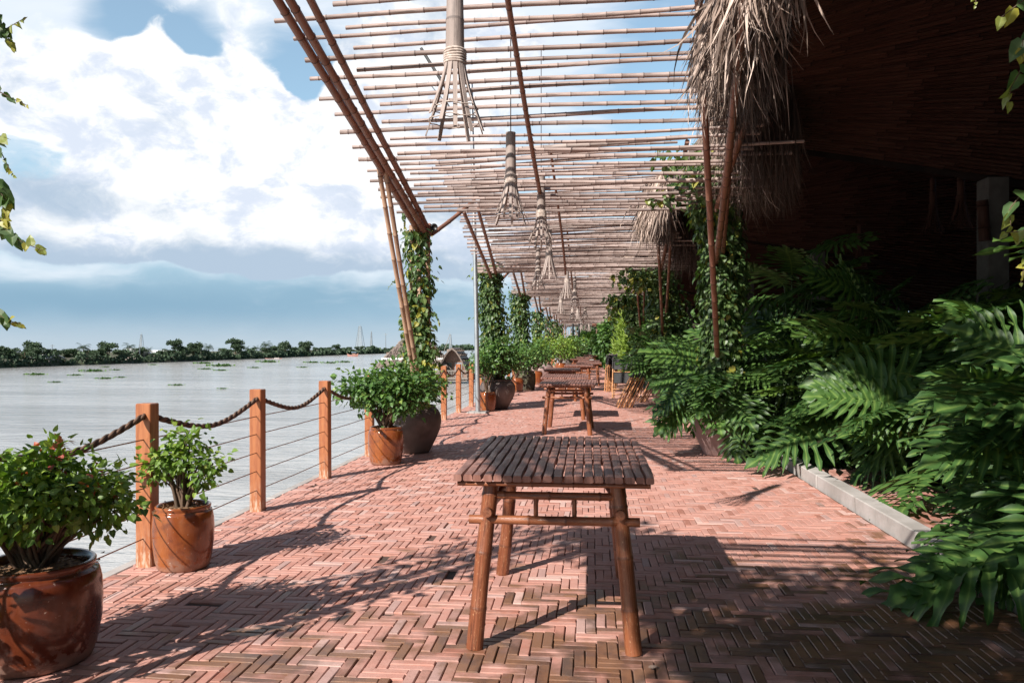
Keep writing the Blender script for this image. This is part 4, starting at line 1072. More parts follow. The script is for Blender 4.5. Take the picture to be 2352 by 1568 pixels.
# ================================================================== HANGING BAMBOO LAMPS
def make_lamp(t, seed, long_cord=1.6, LM='lamp', LB='jute'):
    r = random.Random(seed)
    # origin at the bottom of the strips
    m = MB(); cane(m, (0, 0, .40), (0, 0, .86), .052, .046, .30, 18, 0, bulge=1.04); m.build('tube', MAT[LM], t, True)
    m = MB()
    for k in range(6): a = np.linspace(0, 2*math.pi, 19); z = .385+k*.0135; tube(m, np.stack([.057*np.cos(a), .057*np.sin(a), np.full(19, z)+.002*np.sin(a*2+k)], -1), .0075, 6, False)
    m.build('binding', MAT[LB], t, True)
    n = 12
    for k in range(n):
        a = 2*math.pi*k/n+r.uniform(-.05, .05); L = r.uniform(-.02, .05) if r.random() < .7 else .09; m = MB(); N = 9; V = []; wv = .0125
        fl = r.uniform(.92, 1.08)
        for i in range(N):
            s = i/(N-1); rad = .05+(.155*fl-.05)*s**1.35; z = .40-(.40-L)*s; tx, ty = -math.sin(a), math.cos(a); cx, cy = rad*math.cos(a), rad*math.sin(a)
            ox, oy = math.cos(a)*.006, math.sin(a)*.006; w = wv*(1-.15*s)
            V += [(cx-tx*w, cy-ty*w, z), (cx+tx*w, cy+ty*w, z), (cx+tx*w+ox, cy+ty*w+oy, z), (cx-tx*w+ox, cy-ty*w+oy, z)]
        Fl = [(i*4+b, i*4+(b+1) % 4, i*4+4+(b+1) % 4, i*4+4+b) for i in range(N-1) for b in range(4)]+[(0, 1, 2, 3), (N*4-1, N*4-2, N*4-3, N*4-4)]
        m.add(V, Fl, r.random(), np.array([(k*2+j % 4, 0, j*.02) for j in range(len(V))], float)); m.build('bamboo_strip', MAT[LM], t)
    m = MB()
    for z, rr in ((.14, .125), (.075, .140)):
        a = np.linspace(0, 2*math.pi, 33); tube(m, np.stack([rr*np.cos(a), rr*np.sin(a), np.full(33, z)+.006*np.sin(a*6)], -1), .0035, 5, False)
    m.build('hoop', MAT[LB], t, True)
    m = MB(); tube(m, [(0, 0, .84), (0, 0, .86+long_cord)], .005, 6); m.build('cord', MAT['cord'], t, True)
lampl = [(1045, 4.25, 'hanging bamboo lamp nearest the camera, with its long tube and widest splayed strips', 1.3), (1173, 7.35, 'second hanging bamboo lamp with a dark mottled tube and a metal cap', 1.5), (1243, 9.25, 'third hanging bamboo lamp, straight in front of the middle pergola cane', .9),
         (1261, 13.4, 'fourth hanging bamboo lamp, just below the third one', 1), (1236, 15.9, 'fifth hanging bamboo lamp, left of the fourth and lower', 1), (1302, 18.6, 'darker hanging bamboo lamp right of the fourth and fifth', 1.2), (1320, 22.5, 'seventh hanging bamboo lamp, right of the darker one', 1),
         (1288, 27, 'pale hanging bamboo lamp left in the far group', 1), (1315, 33.5, 'small hanging bamboo lamp in the middle of the far group, left of a twin', 1), (1327, 34.5, 'small hanging bamboo lamp in the middle of the far group, right of its twin', 1), (1344, 33.0, 'darker small hanging lamp right in the far group', 1.0),
         (1335, 52, 'tiny hanging lamp at left in the farthest group', 1), (1345, 56, 'tiny hanging lamp in the middle of the farthest group', 1), (1353, 57, 'tiny hanging lamp at right in the farthest group', 1)]
fl = None
for i, (px, D, lab, cord) in enumerate(lampl):
    loc = W((px-1176)*D/F, D, 2.53)
    if fl is None: t = thing('hanging_lamp', lab, 'lamp', loc, .2, 'bamboo lamps hanging under the pergola'); make_lamp(t, 4, 1.5); fl = t; t.scale = (1, 1, 1)
    else:
        o = dup(fl, None, loc, random.random()*6, lab); o.scale = (1, 1, 1)

# ================================================================== RESTAURANT
def zc(d, X): return 4.05+(X-2)*(-.18+.128*d)
def strands(m, P0, D0, L, w, sag=1.0, seg=6, rnd=None, curl=.5):
    P0 = np.asarray(P0, float); n = len(P0); D0 = nrm(np.asarray(D0, float)); L = np.broadcast_to(L, (n,)); w = np.broadcast_to(w, (n,))
    side = nrm(np.cross(D0, rng.normal(size=(n, 3)))); cv = rng.normal(0, curl, (n, 3)); p = P0.copy(); d = D0.copy(); V = np.zeros((n, seg+1, 2, 3))
    for i in range(seg+1):
        t = i/seg; ww = w*(1.0 if t < .55 else max(.08, 1-(t-.55)/.45*.92)); ww = ww*(.55+.45*min(1, t*4))
        V[:, i, 0] = p-side*ww[:, None]/2; V[:, i, 1] = p+side*ww[:, None]/2
        p = p+d*(L/seg)[:, None]; d = nrm(d+np.array((0, 0, -.28*sag))+cv*t*.6)
    Fq = np.array([(i*2, i*2+1, i*2+3, i*2+2) for i in range(seg)]); k = (seg+1)*2
    r = rng.random(n) if rnd is None else rnd
    m.add(V.reshape(-1, 3), (Fq[None]+(np.arange(n)*k)[:, None, None]).reshape(-1, 4), np.repeat(r, seg))
cw = {1: 'nearest', 2: 'second', 3: 'third', 4: 'fourth', 5: 'fifth', 6: 'sixth', 7: 'seventh'}
XW = 12.0
ceil_me = None; fr_me = {}
rest = thing('restaurant', 'long dark open restaurant with a folded bamboo ceiling and shaggy palm thatch eaves', 'restaurant', (0, 0, 0))
for k in range(0, 8):
    Yc = Y0+.15+PER*(k-1)
    if ceil_me is None:
        m = MB(); d = .05
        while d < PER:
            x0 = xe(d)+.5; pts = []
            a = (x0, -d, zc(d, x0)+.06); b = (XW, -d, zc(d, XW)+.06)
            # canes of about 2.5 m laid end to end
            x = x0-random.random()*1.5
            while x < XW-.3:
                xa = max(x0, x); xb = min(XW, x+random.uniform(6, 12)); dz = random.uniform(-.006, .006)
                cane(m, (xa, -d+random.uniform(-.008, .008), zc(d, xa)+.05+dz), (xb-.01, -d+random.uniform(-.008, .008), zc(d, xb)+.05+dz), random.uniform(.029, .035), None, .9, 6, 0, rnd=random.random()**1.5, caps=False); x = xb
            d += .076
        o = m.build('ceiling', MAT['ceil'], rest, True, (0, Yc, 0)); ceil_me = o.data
        # shell of thatch above
        m = MB(); n1, n2 = 14, 10; V = []
        for i in range(n1+1):
            d = PER*i/n1
            for j in range(n2+1):
                x0 = xe(d)+.38; X = x0+(XW+.6-x0)*j/n2; V.append((X, -d, zc(d, X)+.16))
        Nn = len(V); V += [(x, y, z+.4) for x, y, z in V]; Fl = []
        for i in range(n1):
            for j in range(n2):
                a = i*(n2+1)+j; Fl.append((a, a+1, a+n2+2, a+n2+1)); Fl.append((Nn+a+n2+1, Nn+a+n2+2, Nn+a+1, Nn+a))
        for i in range(n1): a = i*(n2+1); Fl.append((a, a+n2+1, Nn+a+n2+1, Nn+a)); a += n2; Fl.append((a+n2+1, a, Nn+a, Nn+a+n2+1))
        for j in range(n2): Fl.append((j+1, j, Nn+j, Nn+j+1)); a = n1*(n2+1)+j; Fl.append((a, a+1, Nn+a+1, Nn+a))
        m.add(V, Fl, .4); o2 = m.build('roof', MAT['thatchfar'], rest, False, (0, Yc, 0)); shell_me = o2.data
        # gable between the low valley and the next high edge
        m = MB(); V = []; n = 16
        for j in range(n+1):
            x0 = xe(0)-.1; X = x0+(XW-x0)*j/n; V += [(X, .02, zc(0, X)-.02), (X, .02, max(zc(PER, X), zc(0, X))+.5)]
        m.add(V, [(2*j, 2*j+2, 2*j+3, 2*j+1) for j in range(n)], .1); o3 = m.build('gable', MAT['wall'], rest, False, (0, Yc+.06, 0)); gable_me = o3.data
    else:
        for nm, me, dy in (('ceiling', ceil_me, 0), ('roof', shell_me, 0), ('gable', gable_me, .06)):
            o = bpy.data.objects.new(nm, me); COL.objects.link(o); o.parent = rest; o.location = (0, Yc+dy, 0)
    # concrete pillar
    m = MB(); hp = zc(0, 5.0); box(m, (5.05, Yc, hp/2), (.26, .30, hp), None, .012); pil = m.build('pillar', MAT['pillar'], rest)
    if k > 0:
        m = MB(); cane(m, (4.86, Yc-.2, 2.7), (4.82, Yc-.22, 3.2), .07, .065, .3, 12); m.build('bamboo_sleeve', MAT['ceil'], pil, True)
# thatch fringes
def fringe(Yc, dens, quality):
    m = MB()
    def add(n, dlo, dhi, inner, zoff, L0, L1, w, flare=.16, pw=1.0):
        n = int(n*dens); d = dlo+(dhi-dlo)*rng.random(n)**pw; inn = rng.random(n)*inner; X = np.array([xe(q) for q in d])+inn-.02
        # clumps
        cl = .5+.5*np.sin(d*9+3*np.sin(d*3.1)); Z = np.array([zc(q, x) for q, x in zip(d, X)])+.12+zoff*rng.random(n)-inn*.05
        P0 = np.stack([X, Yc-d, Z], -1); D0 = np.stack([rng.normal(-flare, .22, n), rng.normal(-.12, .25, n), np.full(n, -.75)], -1)
        L = (L0+(L1-L0)*rng.random(n))*(.70+.5*cl*rng.random(n)**.3); W_ = w*rng.uniform(.5, 1.3, n)/max(1, 1)
        strands(m, P0, D0, L, W_, .9, 6 if quality else 4, np.clip(rng.normal(.5, .28, n)-inn*.5, 0, 1))  # strand tone falls inward, painting the shade within the eave
    def dark(n, dlo, dhi, i0, i1, L0, L1):  # inner strands coloured near black as painted shade
        n = int(n*dens); d = dlo+(dhi-dlo)*rng.random(n); inn = i0+rng.random(n)*(i1-i0); X = np.array([xe(q) for q in d])+inn; Z = np.array([zc(q, x) for q, x in zip(d, X)])+.2*rng.random(n)
        strands(m, np.stack([X, Yc-d, Z], -1), np.stack([rng.normal(0, .12, n), rng.normal(0, .12, n), np.full(n, -1.)], -1), L0+(L1-L0)*rng.random(n), .016, .9, 4, rng.random(n)*.12)
    add(2600, .2, 5.6, .42, .35, .40, .85, .017)
    add(1500, .2, 7.7, .10, .45, .3, .65, .019, .22)
    add(3000, .25, 1.9, .55, .35, .7, 1.2, .013, .10)       # long tongue at the corner
    add(1500, .15, 1.3, .45, -.3, .7, 1.1, .011, .05)
    add(1900, 4.0, 6.2, .26, .25, .32, .66, .021, .08)
    dark(2600, .3, 2.2, .30, .75, .75, 1.15); dark(1400, 2.0, 5.2, .20, .42, .4, .75)
    return m.build('thatch_fringe', MAT['thatch'], rest)
f1 = fringe(Y0+.15, 1.0, True)
f2 = fringe(Y0+.15+PER, .75, False)
f3 = None
for k in range(3, 8):
    if f3 is None: f3 = fringe(0, .5, False); f3.location = (0, Y0+.15+PER*(k-1), 0)
    else: o = f3.copy(); COL.objects.link(o); o.location = (0, Y0+.15+PER*(k-1), 0)
o = f3.copy(); COL.objects.link(o); o.location = (0, Y0+.15-PER, 0)
# walls and floor
m = MB()
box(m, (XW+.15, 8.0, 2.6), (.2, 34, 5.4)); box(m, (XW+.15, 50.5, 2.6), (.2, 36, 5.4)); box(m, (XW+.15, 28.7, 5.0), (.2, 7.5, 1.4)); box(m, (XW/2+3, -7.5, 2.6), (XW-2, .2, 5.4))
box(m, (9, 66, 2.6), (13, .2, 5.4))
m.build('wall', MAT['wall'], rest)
m = MB()
for i in range(60): bar(m, (XW-.02, 12+i*.24, 2.9), (XW-.02, 12+i*.24+1.6, 4.6), .02, .02)
m.build('wall_lattice', MAT['ceil'], rest)

# interior lamps
ilab = ['dim bamboo lamp hanging inside the restaurant just left of the concrete pillar', 'dim bamboo lamp hanging inside the restaurant, left of the one by the pillar', 'dim bamboo lamp hanging deep inside the restaurant above the middle plants', 'dim bamboo lamp hanging deepest inside the restaurant above the middle plants']
for (px, D, zb), lab in zip([(2207, 11, 3.05), (2143, 12.5, 3.2), (1975, 16, 3.0), (1936, 19, 3.0)], ilab):
    if lab == ilab[0]: o = thing('hanging_lamp', lab, 'lamp', W((px-1176)*D/F, D, zb)); make_lamp(o, 9, 1.0, 'ceil', 'ceil'); fl2 = o  # dark ceiling bamboo puts the interior shade into the lamp colour
    else: o = dup(fl2, None, W((px-1176)*D/F, D, zb), random.random()*6, lab)
    o['group'] = 'bamboo lamps hanging inside the restaurant'

# ================================================================== CLIMBING VINES
def vine(lab, path, rad, n, lsz, yel=.06, mat='vine', grp='climbing vines on the pergola posts', extra=None, sprigs=(), tw=3, yclump=0):
    t = thing('climbing_vine', lab, 'vine', path[0], 0, grp); o0 = np.array(path[0], float)
    P_ = np.array(path, float)-o0; s = np.concatenate([[0], np.cumsum(np.linalg.norm(np.diff(P_, axis=0), axis=1))]); T = s[-1]
    def at(u): return np.stack([np.interp(u, s, P_[:, q]) for q in range(3)], -1)
    m = MB(); u = rng.random(n)*T; c = at(u)
    dens = .6+.4*np.sin(u*4.1+1)*np.sin(u*1.7)+.25*np.maximum(0, 1-u/T*1.6); a = rng.random(n)*2*math.pi; rr = rad*(.25+.85*rng.random(n)**.6)*(.6+.6*dens)*(1+(rng.random(n) < .14)*rng.random(n)*(.9 if 0 < rad < .27 and path[0][1] > 5 else .15))
    out = np.stack([np.cos(a), np.sin(a), rng.normal(0, .2, n)], -1); pos = c+out*rr[:, None]
    d = out*.45+np.array((0, 0, -.9))+rng.normal(0, .35, (n, 3)); nn = out+rng.normal(0, .35, (n, 3))+np.array((0, 0, .35))
    r = np.clip(rng.normal(.45, .22, n), 0, .93); r = np.where(rng.random(n) < yel*.45, .99, r)
    stamp(m, HEART[0], HEART[1], pos, d, nn, lsz*rng.uniform(.55, 1.25, n), r, HEART[2])
    if extra:
        for (cx, cy, cz, rx, ry, rz, k) in extra:
            q = nrm(rng.normal(size=(k, 3)))*rng.random((k, 1))**.5; pos = np.array((cx, cy, cz))-o0+q*np.array((rx, ry, rz))
            stamp(m, HEART[0], HEART[1], pos, q*.6+np.array((0, 0, -.8))+rng.normal(0, .4, q.shape), q+rng.normal(0, .5, q.shape)+np.array((0, 0, .4)), lsz*rng.uniform(.5, 1.2, k), np.where(rng.random(k) < yel*2, .99, np.clip(rng.normal(.5, .22, k), 0, .93)), HEART[2])
    st = MB()
    for k in range(tw):
        uu = np.linspace(0, T, 40); a = uu*random.uniform(3, 6)+k*2; q = at(uu)+np.stack([np.cos(a), np.sin(a), 0*a], -1)*rad*.35; tube(st, q, .006, 5)
    for (pts, size, cnt) in sprigs:
        q = np.array([tuple(x) for x in pts])-o0; ss_ = np.linspace(0, 1, 14); sp = np.stack([np.interp(ss_, np.linspace(0, 1, len(q)), q[:, b]) for b in range(3)], -1)
        tube(st, sp, np.linspace(.003, .001, 14), 4); uu = np.linspace(.1, 1, cnt); pp = np.stack([np.interp(uu, np.linspace(0, 1, len(q)), q[:, b]) for b in range(3)], -1)
        dd = rng.normal(0, .5, (cnt, 3))+np.array((0, 0, -.6)); dd += nrm(q[-1:]-q[:1])*.5
        stamp(m, HEART[0], HEART[1], pp, dd, rng.normal(0, .4, (cnt, 3))+np.array((sa*.6, -.8, .35)), size*(1.15-.75*uu)*rng.uniform(.8, 1.2, cnt), np.where(uu > .6, .92+.07*(rng.random(cnt) < .5), .4), HEART[2])
    m.build('foliage', MAT[mat], t); st.build('stem', MAT['stem'], t, True)
    if yclump:
        m = MB(); u = rng.random(yclump)*T; a = rng.random(yclump)*6.3; rr = rad*(.6+.6*rng.random(yclump)); pos = at(u)+np.stack([np.cos(a)*rr, np.sin(a)*rr, 0*a], -1)
        C = np.repeat(pos, 7, 0)+rng.normal(0, .035, (yclump*7, 3)); stamp(m, OVAL[0], OVAL[1], C, rng.normal(size=C.shape), rng.normal(size=C.shape), .035, rng.random(len(C))*.95); m.build('yellow_foliage', MAT['vineyel'], t)
    return t
def vc(k): return Y0+PER*(k-1)
# river side
sp = [([P(990, 715, 10.2), P(1000, 720, 10.2), P(1008, 735, 10.2), P(1009, 748, 10.2)], .055, 12), ([P(918, 640, 10.2), P(900, 650, 10.2), P(890, 665, 10.2)], .05, 9), ([P(985, 630, 10.2), P(1002, 636, 10.2), P(1006, 645, 10.2)], .045, 9), ([P(930, 470, 10.3), P(926, 500, 10.3), P(935, 540, 10.3)], .07, 16)]
vine('thick leafy vine climbing the nearest river side post, over the dark jar', [(-2.30, vc(1), .75), (-2.34, vc(1), 1.6), (-2.30, vc(1), 2.3), (-2.36, vc(1)-.05, 2.95)], .17, 1100, .085, .09, sprigs=sp, extra=[(-2.28, vc(1)-.1, 1.28, .27, .25, .42, 480), (-2.32, vc(1)-.05, 1.75, .24, .2, .35, 260)], yclump=22)
vine('dense dark vine covering the second river side post, behind the steel lamp post', [(-2.32, vc(2), .8), (-2.34, vc(2), 2.0), (-2.36, vc(2)-.2, 3.25)], .26, 2600, .095, .04, extra=[(-2.05, vc(2), 1.5, .22, .2, .9, 500)], yclump=14)
vine('vine covering the third river side post, above the mossy jar', [(-2.33, vc(3), .8), (-2.34, vc(3), 2.0), (-2.36, vc(3)-.4, 3.2)], .29, 1700, .115, .06, yclump=16)
vine('vine covering the fourth river side post, thin at its foot', [(-2.33, vc(4), .9), (-2.34, vc(4), 2.0), (-2.34, vc(4), 2.9)], .23, 1000, .12, .05, yclump=10)
for k, w in ((5, 'fifth'), (6, 'sixth'), (7, 'seventh')):
    vine(f'distant vine column on the {w} river side post', [(-2.33, vc(k), .9), (-2.34, vc(k), 2.0), (-2.34, vc(k), 3.0)], .24, 420, .15, .08)
# restaurant side
vine('heavy vine mass on the nearest restaurant side post, spilling over the canes', [(1.60, vc(1)-.32, .7), (1.60, vc(1)-.34, 1.8), (1.62, vc(1)-.36, 2.6), (1.5, vc(1)-.3, 3.25)], .27, 2700, .09, .04,
     extra=[(1.66, vc(1)-.25, 2.35, .28, .22, .75, 900), (1.35, vc(1)-.9, 3.4, .45, .5, .2, 300), (1.0, vc(1)-1.4, 3.5, .4, .5, .12, 90), (1.45, vc(1)-.5, 3.15, .3, .3, .3, 260), (.95, vc(1)-.7, 3.2, .35, .4, .15, 60)], yclump=24,
     sprigs=[([P(1530, 340, 9.6), P(1512, 345, 9.6), P(1505, 375, 9.6)], .05, 12), ([P(1560, 420, 9.6), P(1535, 425, 9.6), P(1520, 440, 9.6)], .06, 12)])
vine('dark vine on the second restaurant side post, yellowed at its top', [(1.55, vc(2), .6), (1.6, vc(2), 2.0), (1.5, vc(2)-.3, 3.2)], .34, 1500, .12, .05, extra=[(1.0, vc(2)-.5, 2.9, .6, .4, .3, 300), (1.95, vc(2), 1.8, .35, .3, 1.0, 420)], yclump=40)
vine('dark vine on the third restaurant side post', [(1.55, vc(3), .6), (1.6, vc(3), 2.0), (1.4, vc(3)-.3, 3.1)], .42, 1200, .16, .05, extra=[(.9, vc(3)-.5, 2.85, .6, .4, .3, 160)], yclump=30)
for k, w in ((4, 'fourth'), (5, 'fifth'), (6, 'sixth'), (7, 'seventh')):
    vine(f'vine on the {w} restaurant side post, in the distant green mass', [(1.55, vc(k), .6), (1.6, vc(k), 2.0), (1.4, vc(k)-.3, 3.1)], .5, 620, .22, .08, extra=[(1.9, vc(k), 1.8, .5, .5, 1.2, 260)])
# beside the camera
DL = 2.80
def sprig(pts, s, c, D=DL): return ([P(a, b, D) for a, b in pts], s, c)
spl = [sprig([(-60, 60), (0, 75), (25, 60), (60, 40)], .045, 11), sprig([(-60, 10), (-5, 40), (20, 90), (30, 110)], .06, 9), sprig([(-60, 180), (0, 212), (35, 230), (62, 242)], .036, 10), sprig([(-70, 280), (-6, 310), (12, 318)], .075, 4), sprig([(-60, 300), (0, 345), (20, 385), (32, 405)], .035, 10),
       sprig([(-50, 380), (0, 440), (20, 470), (5, 500)], .075, 9), sprig([(-40, 470), (5, 520), (40, 550), (80, 568), (98, 576)], .058, 13), sprig([(-60, 700), (0, 725), (25, 738), (50, 745)], .062, 8), sprig([(-60, 520), (0, 505), (20, 515)], .05, 6)]
vine('vine whose dangling sprigs show along the left frame edge', [(-2.62, vc(0)-.12, .05), (-2.6, vc(0)-.12, 1.6), (-2.6, vc(0)-.1, 3.1)], .28, 900, .075, .05, sprigs=spl, yclump=20,
     extra=[(-2.3, vc(0)-.6, 3.2, .5, .7, .25, 700), (-1.5, vc(0)-3.1, 3.75, 1.15, 1.35, .25, 8200), (-.2, vc(0)-3.9, 4.0, 1.0, 1.0, .25, 3000), (.9, vc(0)-2.9, 3.95, .9, 1.2, .22, 4200)])  # overhead leaf masses out of view, added to shade the foreground
spr = [sprig([(2420, -40), (2345, 5), (2300, 40)], .095, 4, 2.3), sprig([(2430, 40), (2350, 90), (2348, 130)], .085, 5, 2.3), sprig([(2420, 120), (2352, 150), (2322, 200), (2318, 235)], .085, 6, 2.3), sprig([(2420, 400), (2352, 440), (2318, 480), (2322, 520)], .085, 5, 2.3), sprig([(2420, 500), (2352, 530), (2310, 535)], .06, 6, 2.3), sprig([(2400, -80), (2280, -60), (2242, -10), (2241, 14)], .03, 9, 2.3), sprig([(2430, 560), (2360, 570), (2345, 650)], .035, 12, 2.3)]
vine('vine with large leaves hanging at the right frame edge', [(1.68, vc(0), .05), (1.68, vc(0), 1.6), (1.66, vc(0), 3.1)], .15, 420, .09, .06, sprigs=spr, yclump=10,
     extra=[(.9, vc(0)-1.2, 3.4, .9, 1.2, .3, 900)])

# ================================================================== PHILODENDRONS AND OTHER PLANTS
def phil_plant(lab, c, n, size, h, spread=.55, bias=(-.7, -.5), pet=.55, grp='philodendrons along the restaurant front', droop=.55):
    t = thing('philodendron', lab, 'plant', c, 0, grp); m = MB(); s = MB()
    for i in range(n):
        a = random.random()*2*math.pi; ox, oy = math.cos(a), math.sin(a); ox += bias[0]*random.random(); oy += bias[1]*random.random(); l = math.hypot(ox, oy)+1e-6; ox /= l; oy /= l
        u = ((i+.5)/n)**.85; z = .12+h*u*random.uniform(.85, 1.05); reach = (spread*(1.15-.55*u)+pet*.3*random.random())*random.uniform(.6, 1.1)
        if random.random() < .15: reach *= .4
        end = np.array((ox*reach, oy*reach, z)); a0 = np.array((ox*.05, oy*.05, min(z, .05+h*u*.25))); mid = a0*.4+end*.6+np.array((0, 0, .18)); ss_ = np.linspace(0, 1, 6)[:, None]
        tube(s, a0*(1-ss_)**2+2*mid*ss_*(1-ss_)+end*ss_**2, np.linspace(.014, .008, 6)*size*1.4, 5)
        el = (.35*u-droop*(1-u))+random.uniform(-.35, .3); d = np.array((ox*math.cos(el), oy*math.cos(el), math.sin(el))); nn = np.array((ox*.55, oy*.55, .85))+rng.normal(0, .25, 3)+np.array((-.15, -.25, 0))
        T = random.choice(PHIL); sz = 1.45*size*random.uniform(.75, 1.15)
        stamp(m, T[0], T[1], [end], [d], [nn], sz, [min(.99, max(.02, random.gauss(.45, .22)))], T[2])
    m.build('leaf_mass', MAT['phil'], t, True); s.build('stem', MAT['palm'], t, True)
    return t
ph = [((2.78, 3.3, .12), 26, .50, 1.0, .40, 'philodendron nearest the camera, its dark leaves filling the right frame edge low down'),
      ((3.15, 4.3, .12), 36, .66, 1.85, .6, 'big philodendron at the right frame edge with one huge leaf fanned toward the light'),
      ((2.80, 5.3, .12), 30, .52, 1.05, .42, 'dark philodendron drooping over the kerb at its nearest tall part'),
      ((3.2, 6.5, .15), 34, .62, 1.5, .6, 'broad sunlit philodendron in the middle of the planting, its pale midribs showing'),
      ((2.75, 7.3, .15), 30, .56, 1.0, .5, 'philodendron hanging over the white kerb where the kerb emerges'),
      ((2.9, 8.8, .15), 34, .60, 1.8, .6, 'glossy philodendron behind the kerb, right of the grey pot'),
      ((2.75, 9.8, .15), 32, .60, 1.35, .5, 'philodendron directly behind the nearest grey stoneware pot'),
      ((2.55, 11.2, .15), 40, .66, 2.45, .6, 'tallest philodendron, reaching up against the dark restaurant'),
      ((2.6, 12.8, .15), 36, .62, 1.5, .6, 'philodendron left of the tallest one, spreading toward the brick terrace'),
      ((2.75, 14.8, .15), 32, .62, 1.4, .6, 'shaded philodendron behind the spreading one'),
      ((2.45, 16.8, .15), 30, .62, 1.3, .55, 'far philodendron beside the second grey pot'),
      ((4.1, 5.6, .15), 28, .62, 2.0, .6, 'philodendron in the back row at the foot of the view of the pillar'),
      ((4.2, 8.0, .15), 26, .62, 1.75, .6, 'philodendron in the back row left of the concrete pillar'),
      ((4.0, 10.2, .15), 24, .62, 1.7, .6, 'darkest philodendron in the back row, deep in the shade'),
      ((4.4, 3.6, .15), 22, .62, 1.5, .6, 'back row philodendron cut by the right frame edge'),
      ((2.70, 4.5, .12), 34, .52, 1.1, .45, 'low dark philodendron hanging over the kerb near the right frame edge'),
      ((3.1, 2.6, .12), 24, .55, 1.2, .5, 'philodendron just outside the right frame edge, only its leaf tips showing')]
for c, n, sz, h, spd, lab in ph: phil_plant(lab, (c[0]+(.42 if 4.6 < c[1] < 9.3 else .22), c[1], c[2]), int(n*.8), sz, h*.95, spd*.85)
def grey_pot(px, D, r, h, lab, n, sz, hh):
    p = lcD(px, D); t = thing('stoneware_pot', lab, 'pot', p, 0, 'grey pots in front of the philodendrons'); m = MB(); lathe(m, pot_prof(r, h, 'jar'), 40, wob=.01); m.build('pot', MAT['jarpink'], t, True)
    m = MB(); lathe(m, [(0, h*.93), (r*.72, h*.92)], 24); m.build('soil', MAT['soil'], t)
    t2 = phil_plant(lab.split(' with')[0].replace('stoneware pot', 'philodendron growing in the pot'), (p.x, p.y, h*.85), n, sz, hh, .36, (-.2, -1.0), droop=1.0)
    return t
grey_pot(1655, 10.05, .37, .68, 'pinkish grey stoneware pot standing nearest, beside the kerb', 26, .52, .55)
grey_pot(1537, 18.0, .46, .78, 'greyish stoneware pot standing right of the folded chairs', 26, .56, .7)
p = lcD(2325, 4.6)
# spiky dark palms inside
def fan_palm(lab, c, n, h, L, mat='palm'):
    t = thing('fan_palm', lab, 'plant', c, 0, 'palms inside the restaurant front'); m = MB(); s = MB()
    for i in range(n):
        a = random.random()*6.3; z = h*random.uniform(.45, 1); r = random.uniform(.15, .45); e = np.array((r*math.cos(a), r*math.sin(a), z)); tube(s, [(0, 0, 0), e*np.array((.4, .4, .6)), e], .008, 4)
        k = 11; aa = np.linspace(-1.25, 1.25, k); o = np.array((math.cos(a), math.sin(a), 0)); sd = np.array((-o[1], o[0], 0)); D_ = o[None]*np.cos(aa)[:, None]+sd[None]*np.sin(aa)[:, None]+np.array((0, 0, .25))
        stamp(m, NARROW[0], NARROW[1], np.repeat(e[None], k, 0), D_, np.tile((0, 0, 1.), (k, 1))+rng.normal(0, .2, (k, 3)), L, rng.random(k)*.6)
    m.build('foliage', MAT[mat], t); s.build('stem', MAT['stem'], t, True)
for i, (px, D, h, lab) in enumerate([(1925, 12.5, 2.3, 'spiky fan palm in deep shade behind the tallest philodendron'), (2060, 10.5, 1.9, 'spiky fan palm in deep shade before the sunlit garden gap'), (1790, 15, 2.2, 'fan palm in deep shade left of the others'), (2180, 9.5, 1.8, 'dark fan palm near the foot of the concrete pillar')]): fan_palm(lab, lcD(px, D), 14, h, .5)
# garden seen through the gap
for i, (px, D, z, r, lab) in enumerate([(2120, 34, 2.6, 1.4, 'sunlit bright green shrub seen through the gap behind the restaurant'), (2200, 36, 2.3, 1.5, 'darker palm-like shrub seen through the gap behind the restaurant')]):
    t = thing('garden_shrub', lab, 'shrub', lcD(px, D), 0, 'garden shrubs behind the restaurant'); m = MB(); k = 1500; q = nrm(rng.normal(size=(k, 3)))*rng.random((k, 1))**.33
    stamp(m, OVAL[0], OVAL[1], np.array((0, 0, z*.6))+q*np.array((r, r, z*.75)), q+rng.normal(0, .5, q.shape), q+np.array((0, -.4, .6)), .26, rng.random(k)*.9); m.build('foliage', MAT['bright' if i == 0 else 'palm'], t)
    m = MB(); tube(m, [(0, 0, 0), (.1, 0, z*.6)], .08, 6); m.build('trunk', MAT['stem'], t)
t = thing('garden_hut', 'sunlit thatched roof edge seen through the gap behind the restaurant', 'hut', lcD(2165, 38)); m = MB()
thatch_slope(m, (-2.4, 2, 6.6), (2.4, 2, 6.6), (3.0, -1.2, 3.9), (-3.0, -1.2, 3.9), 1500, .7, .1); m.add([(-2.4, 2, 6.6), (2.4, 2, 6.6), (3.0, -1.2, 3.9), (-3.0, -1.2, 3.9)], [(0, 1, 2, 3)], .2); m.build('roof', MAT['thatch'], t)
for x in (-2, 2): m = MB(); tube(m, [(x, 0, 0), (x, 0, 4.6)], .08, 8); m.build('post', MAT['oldwood'], t)
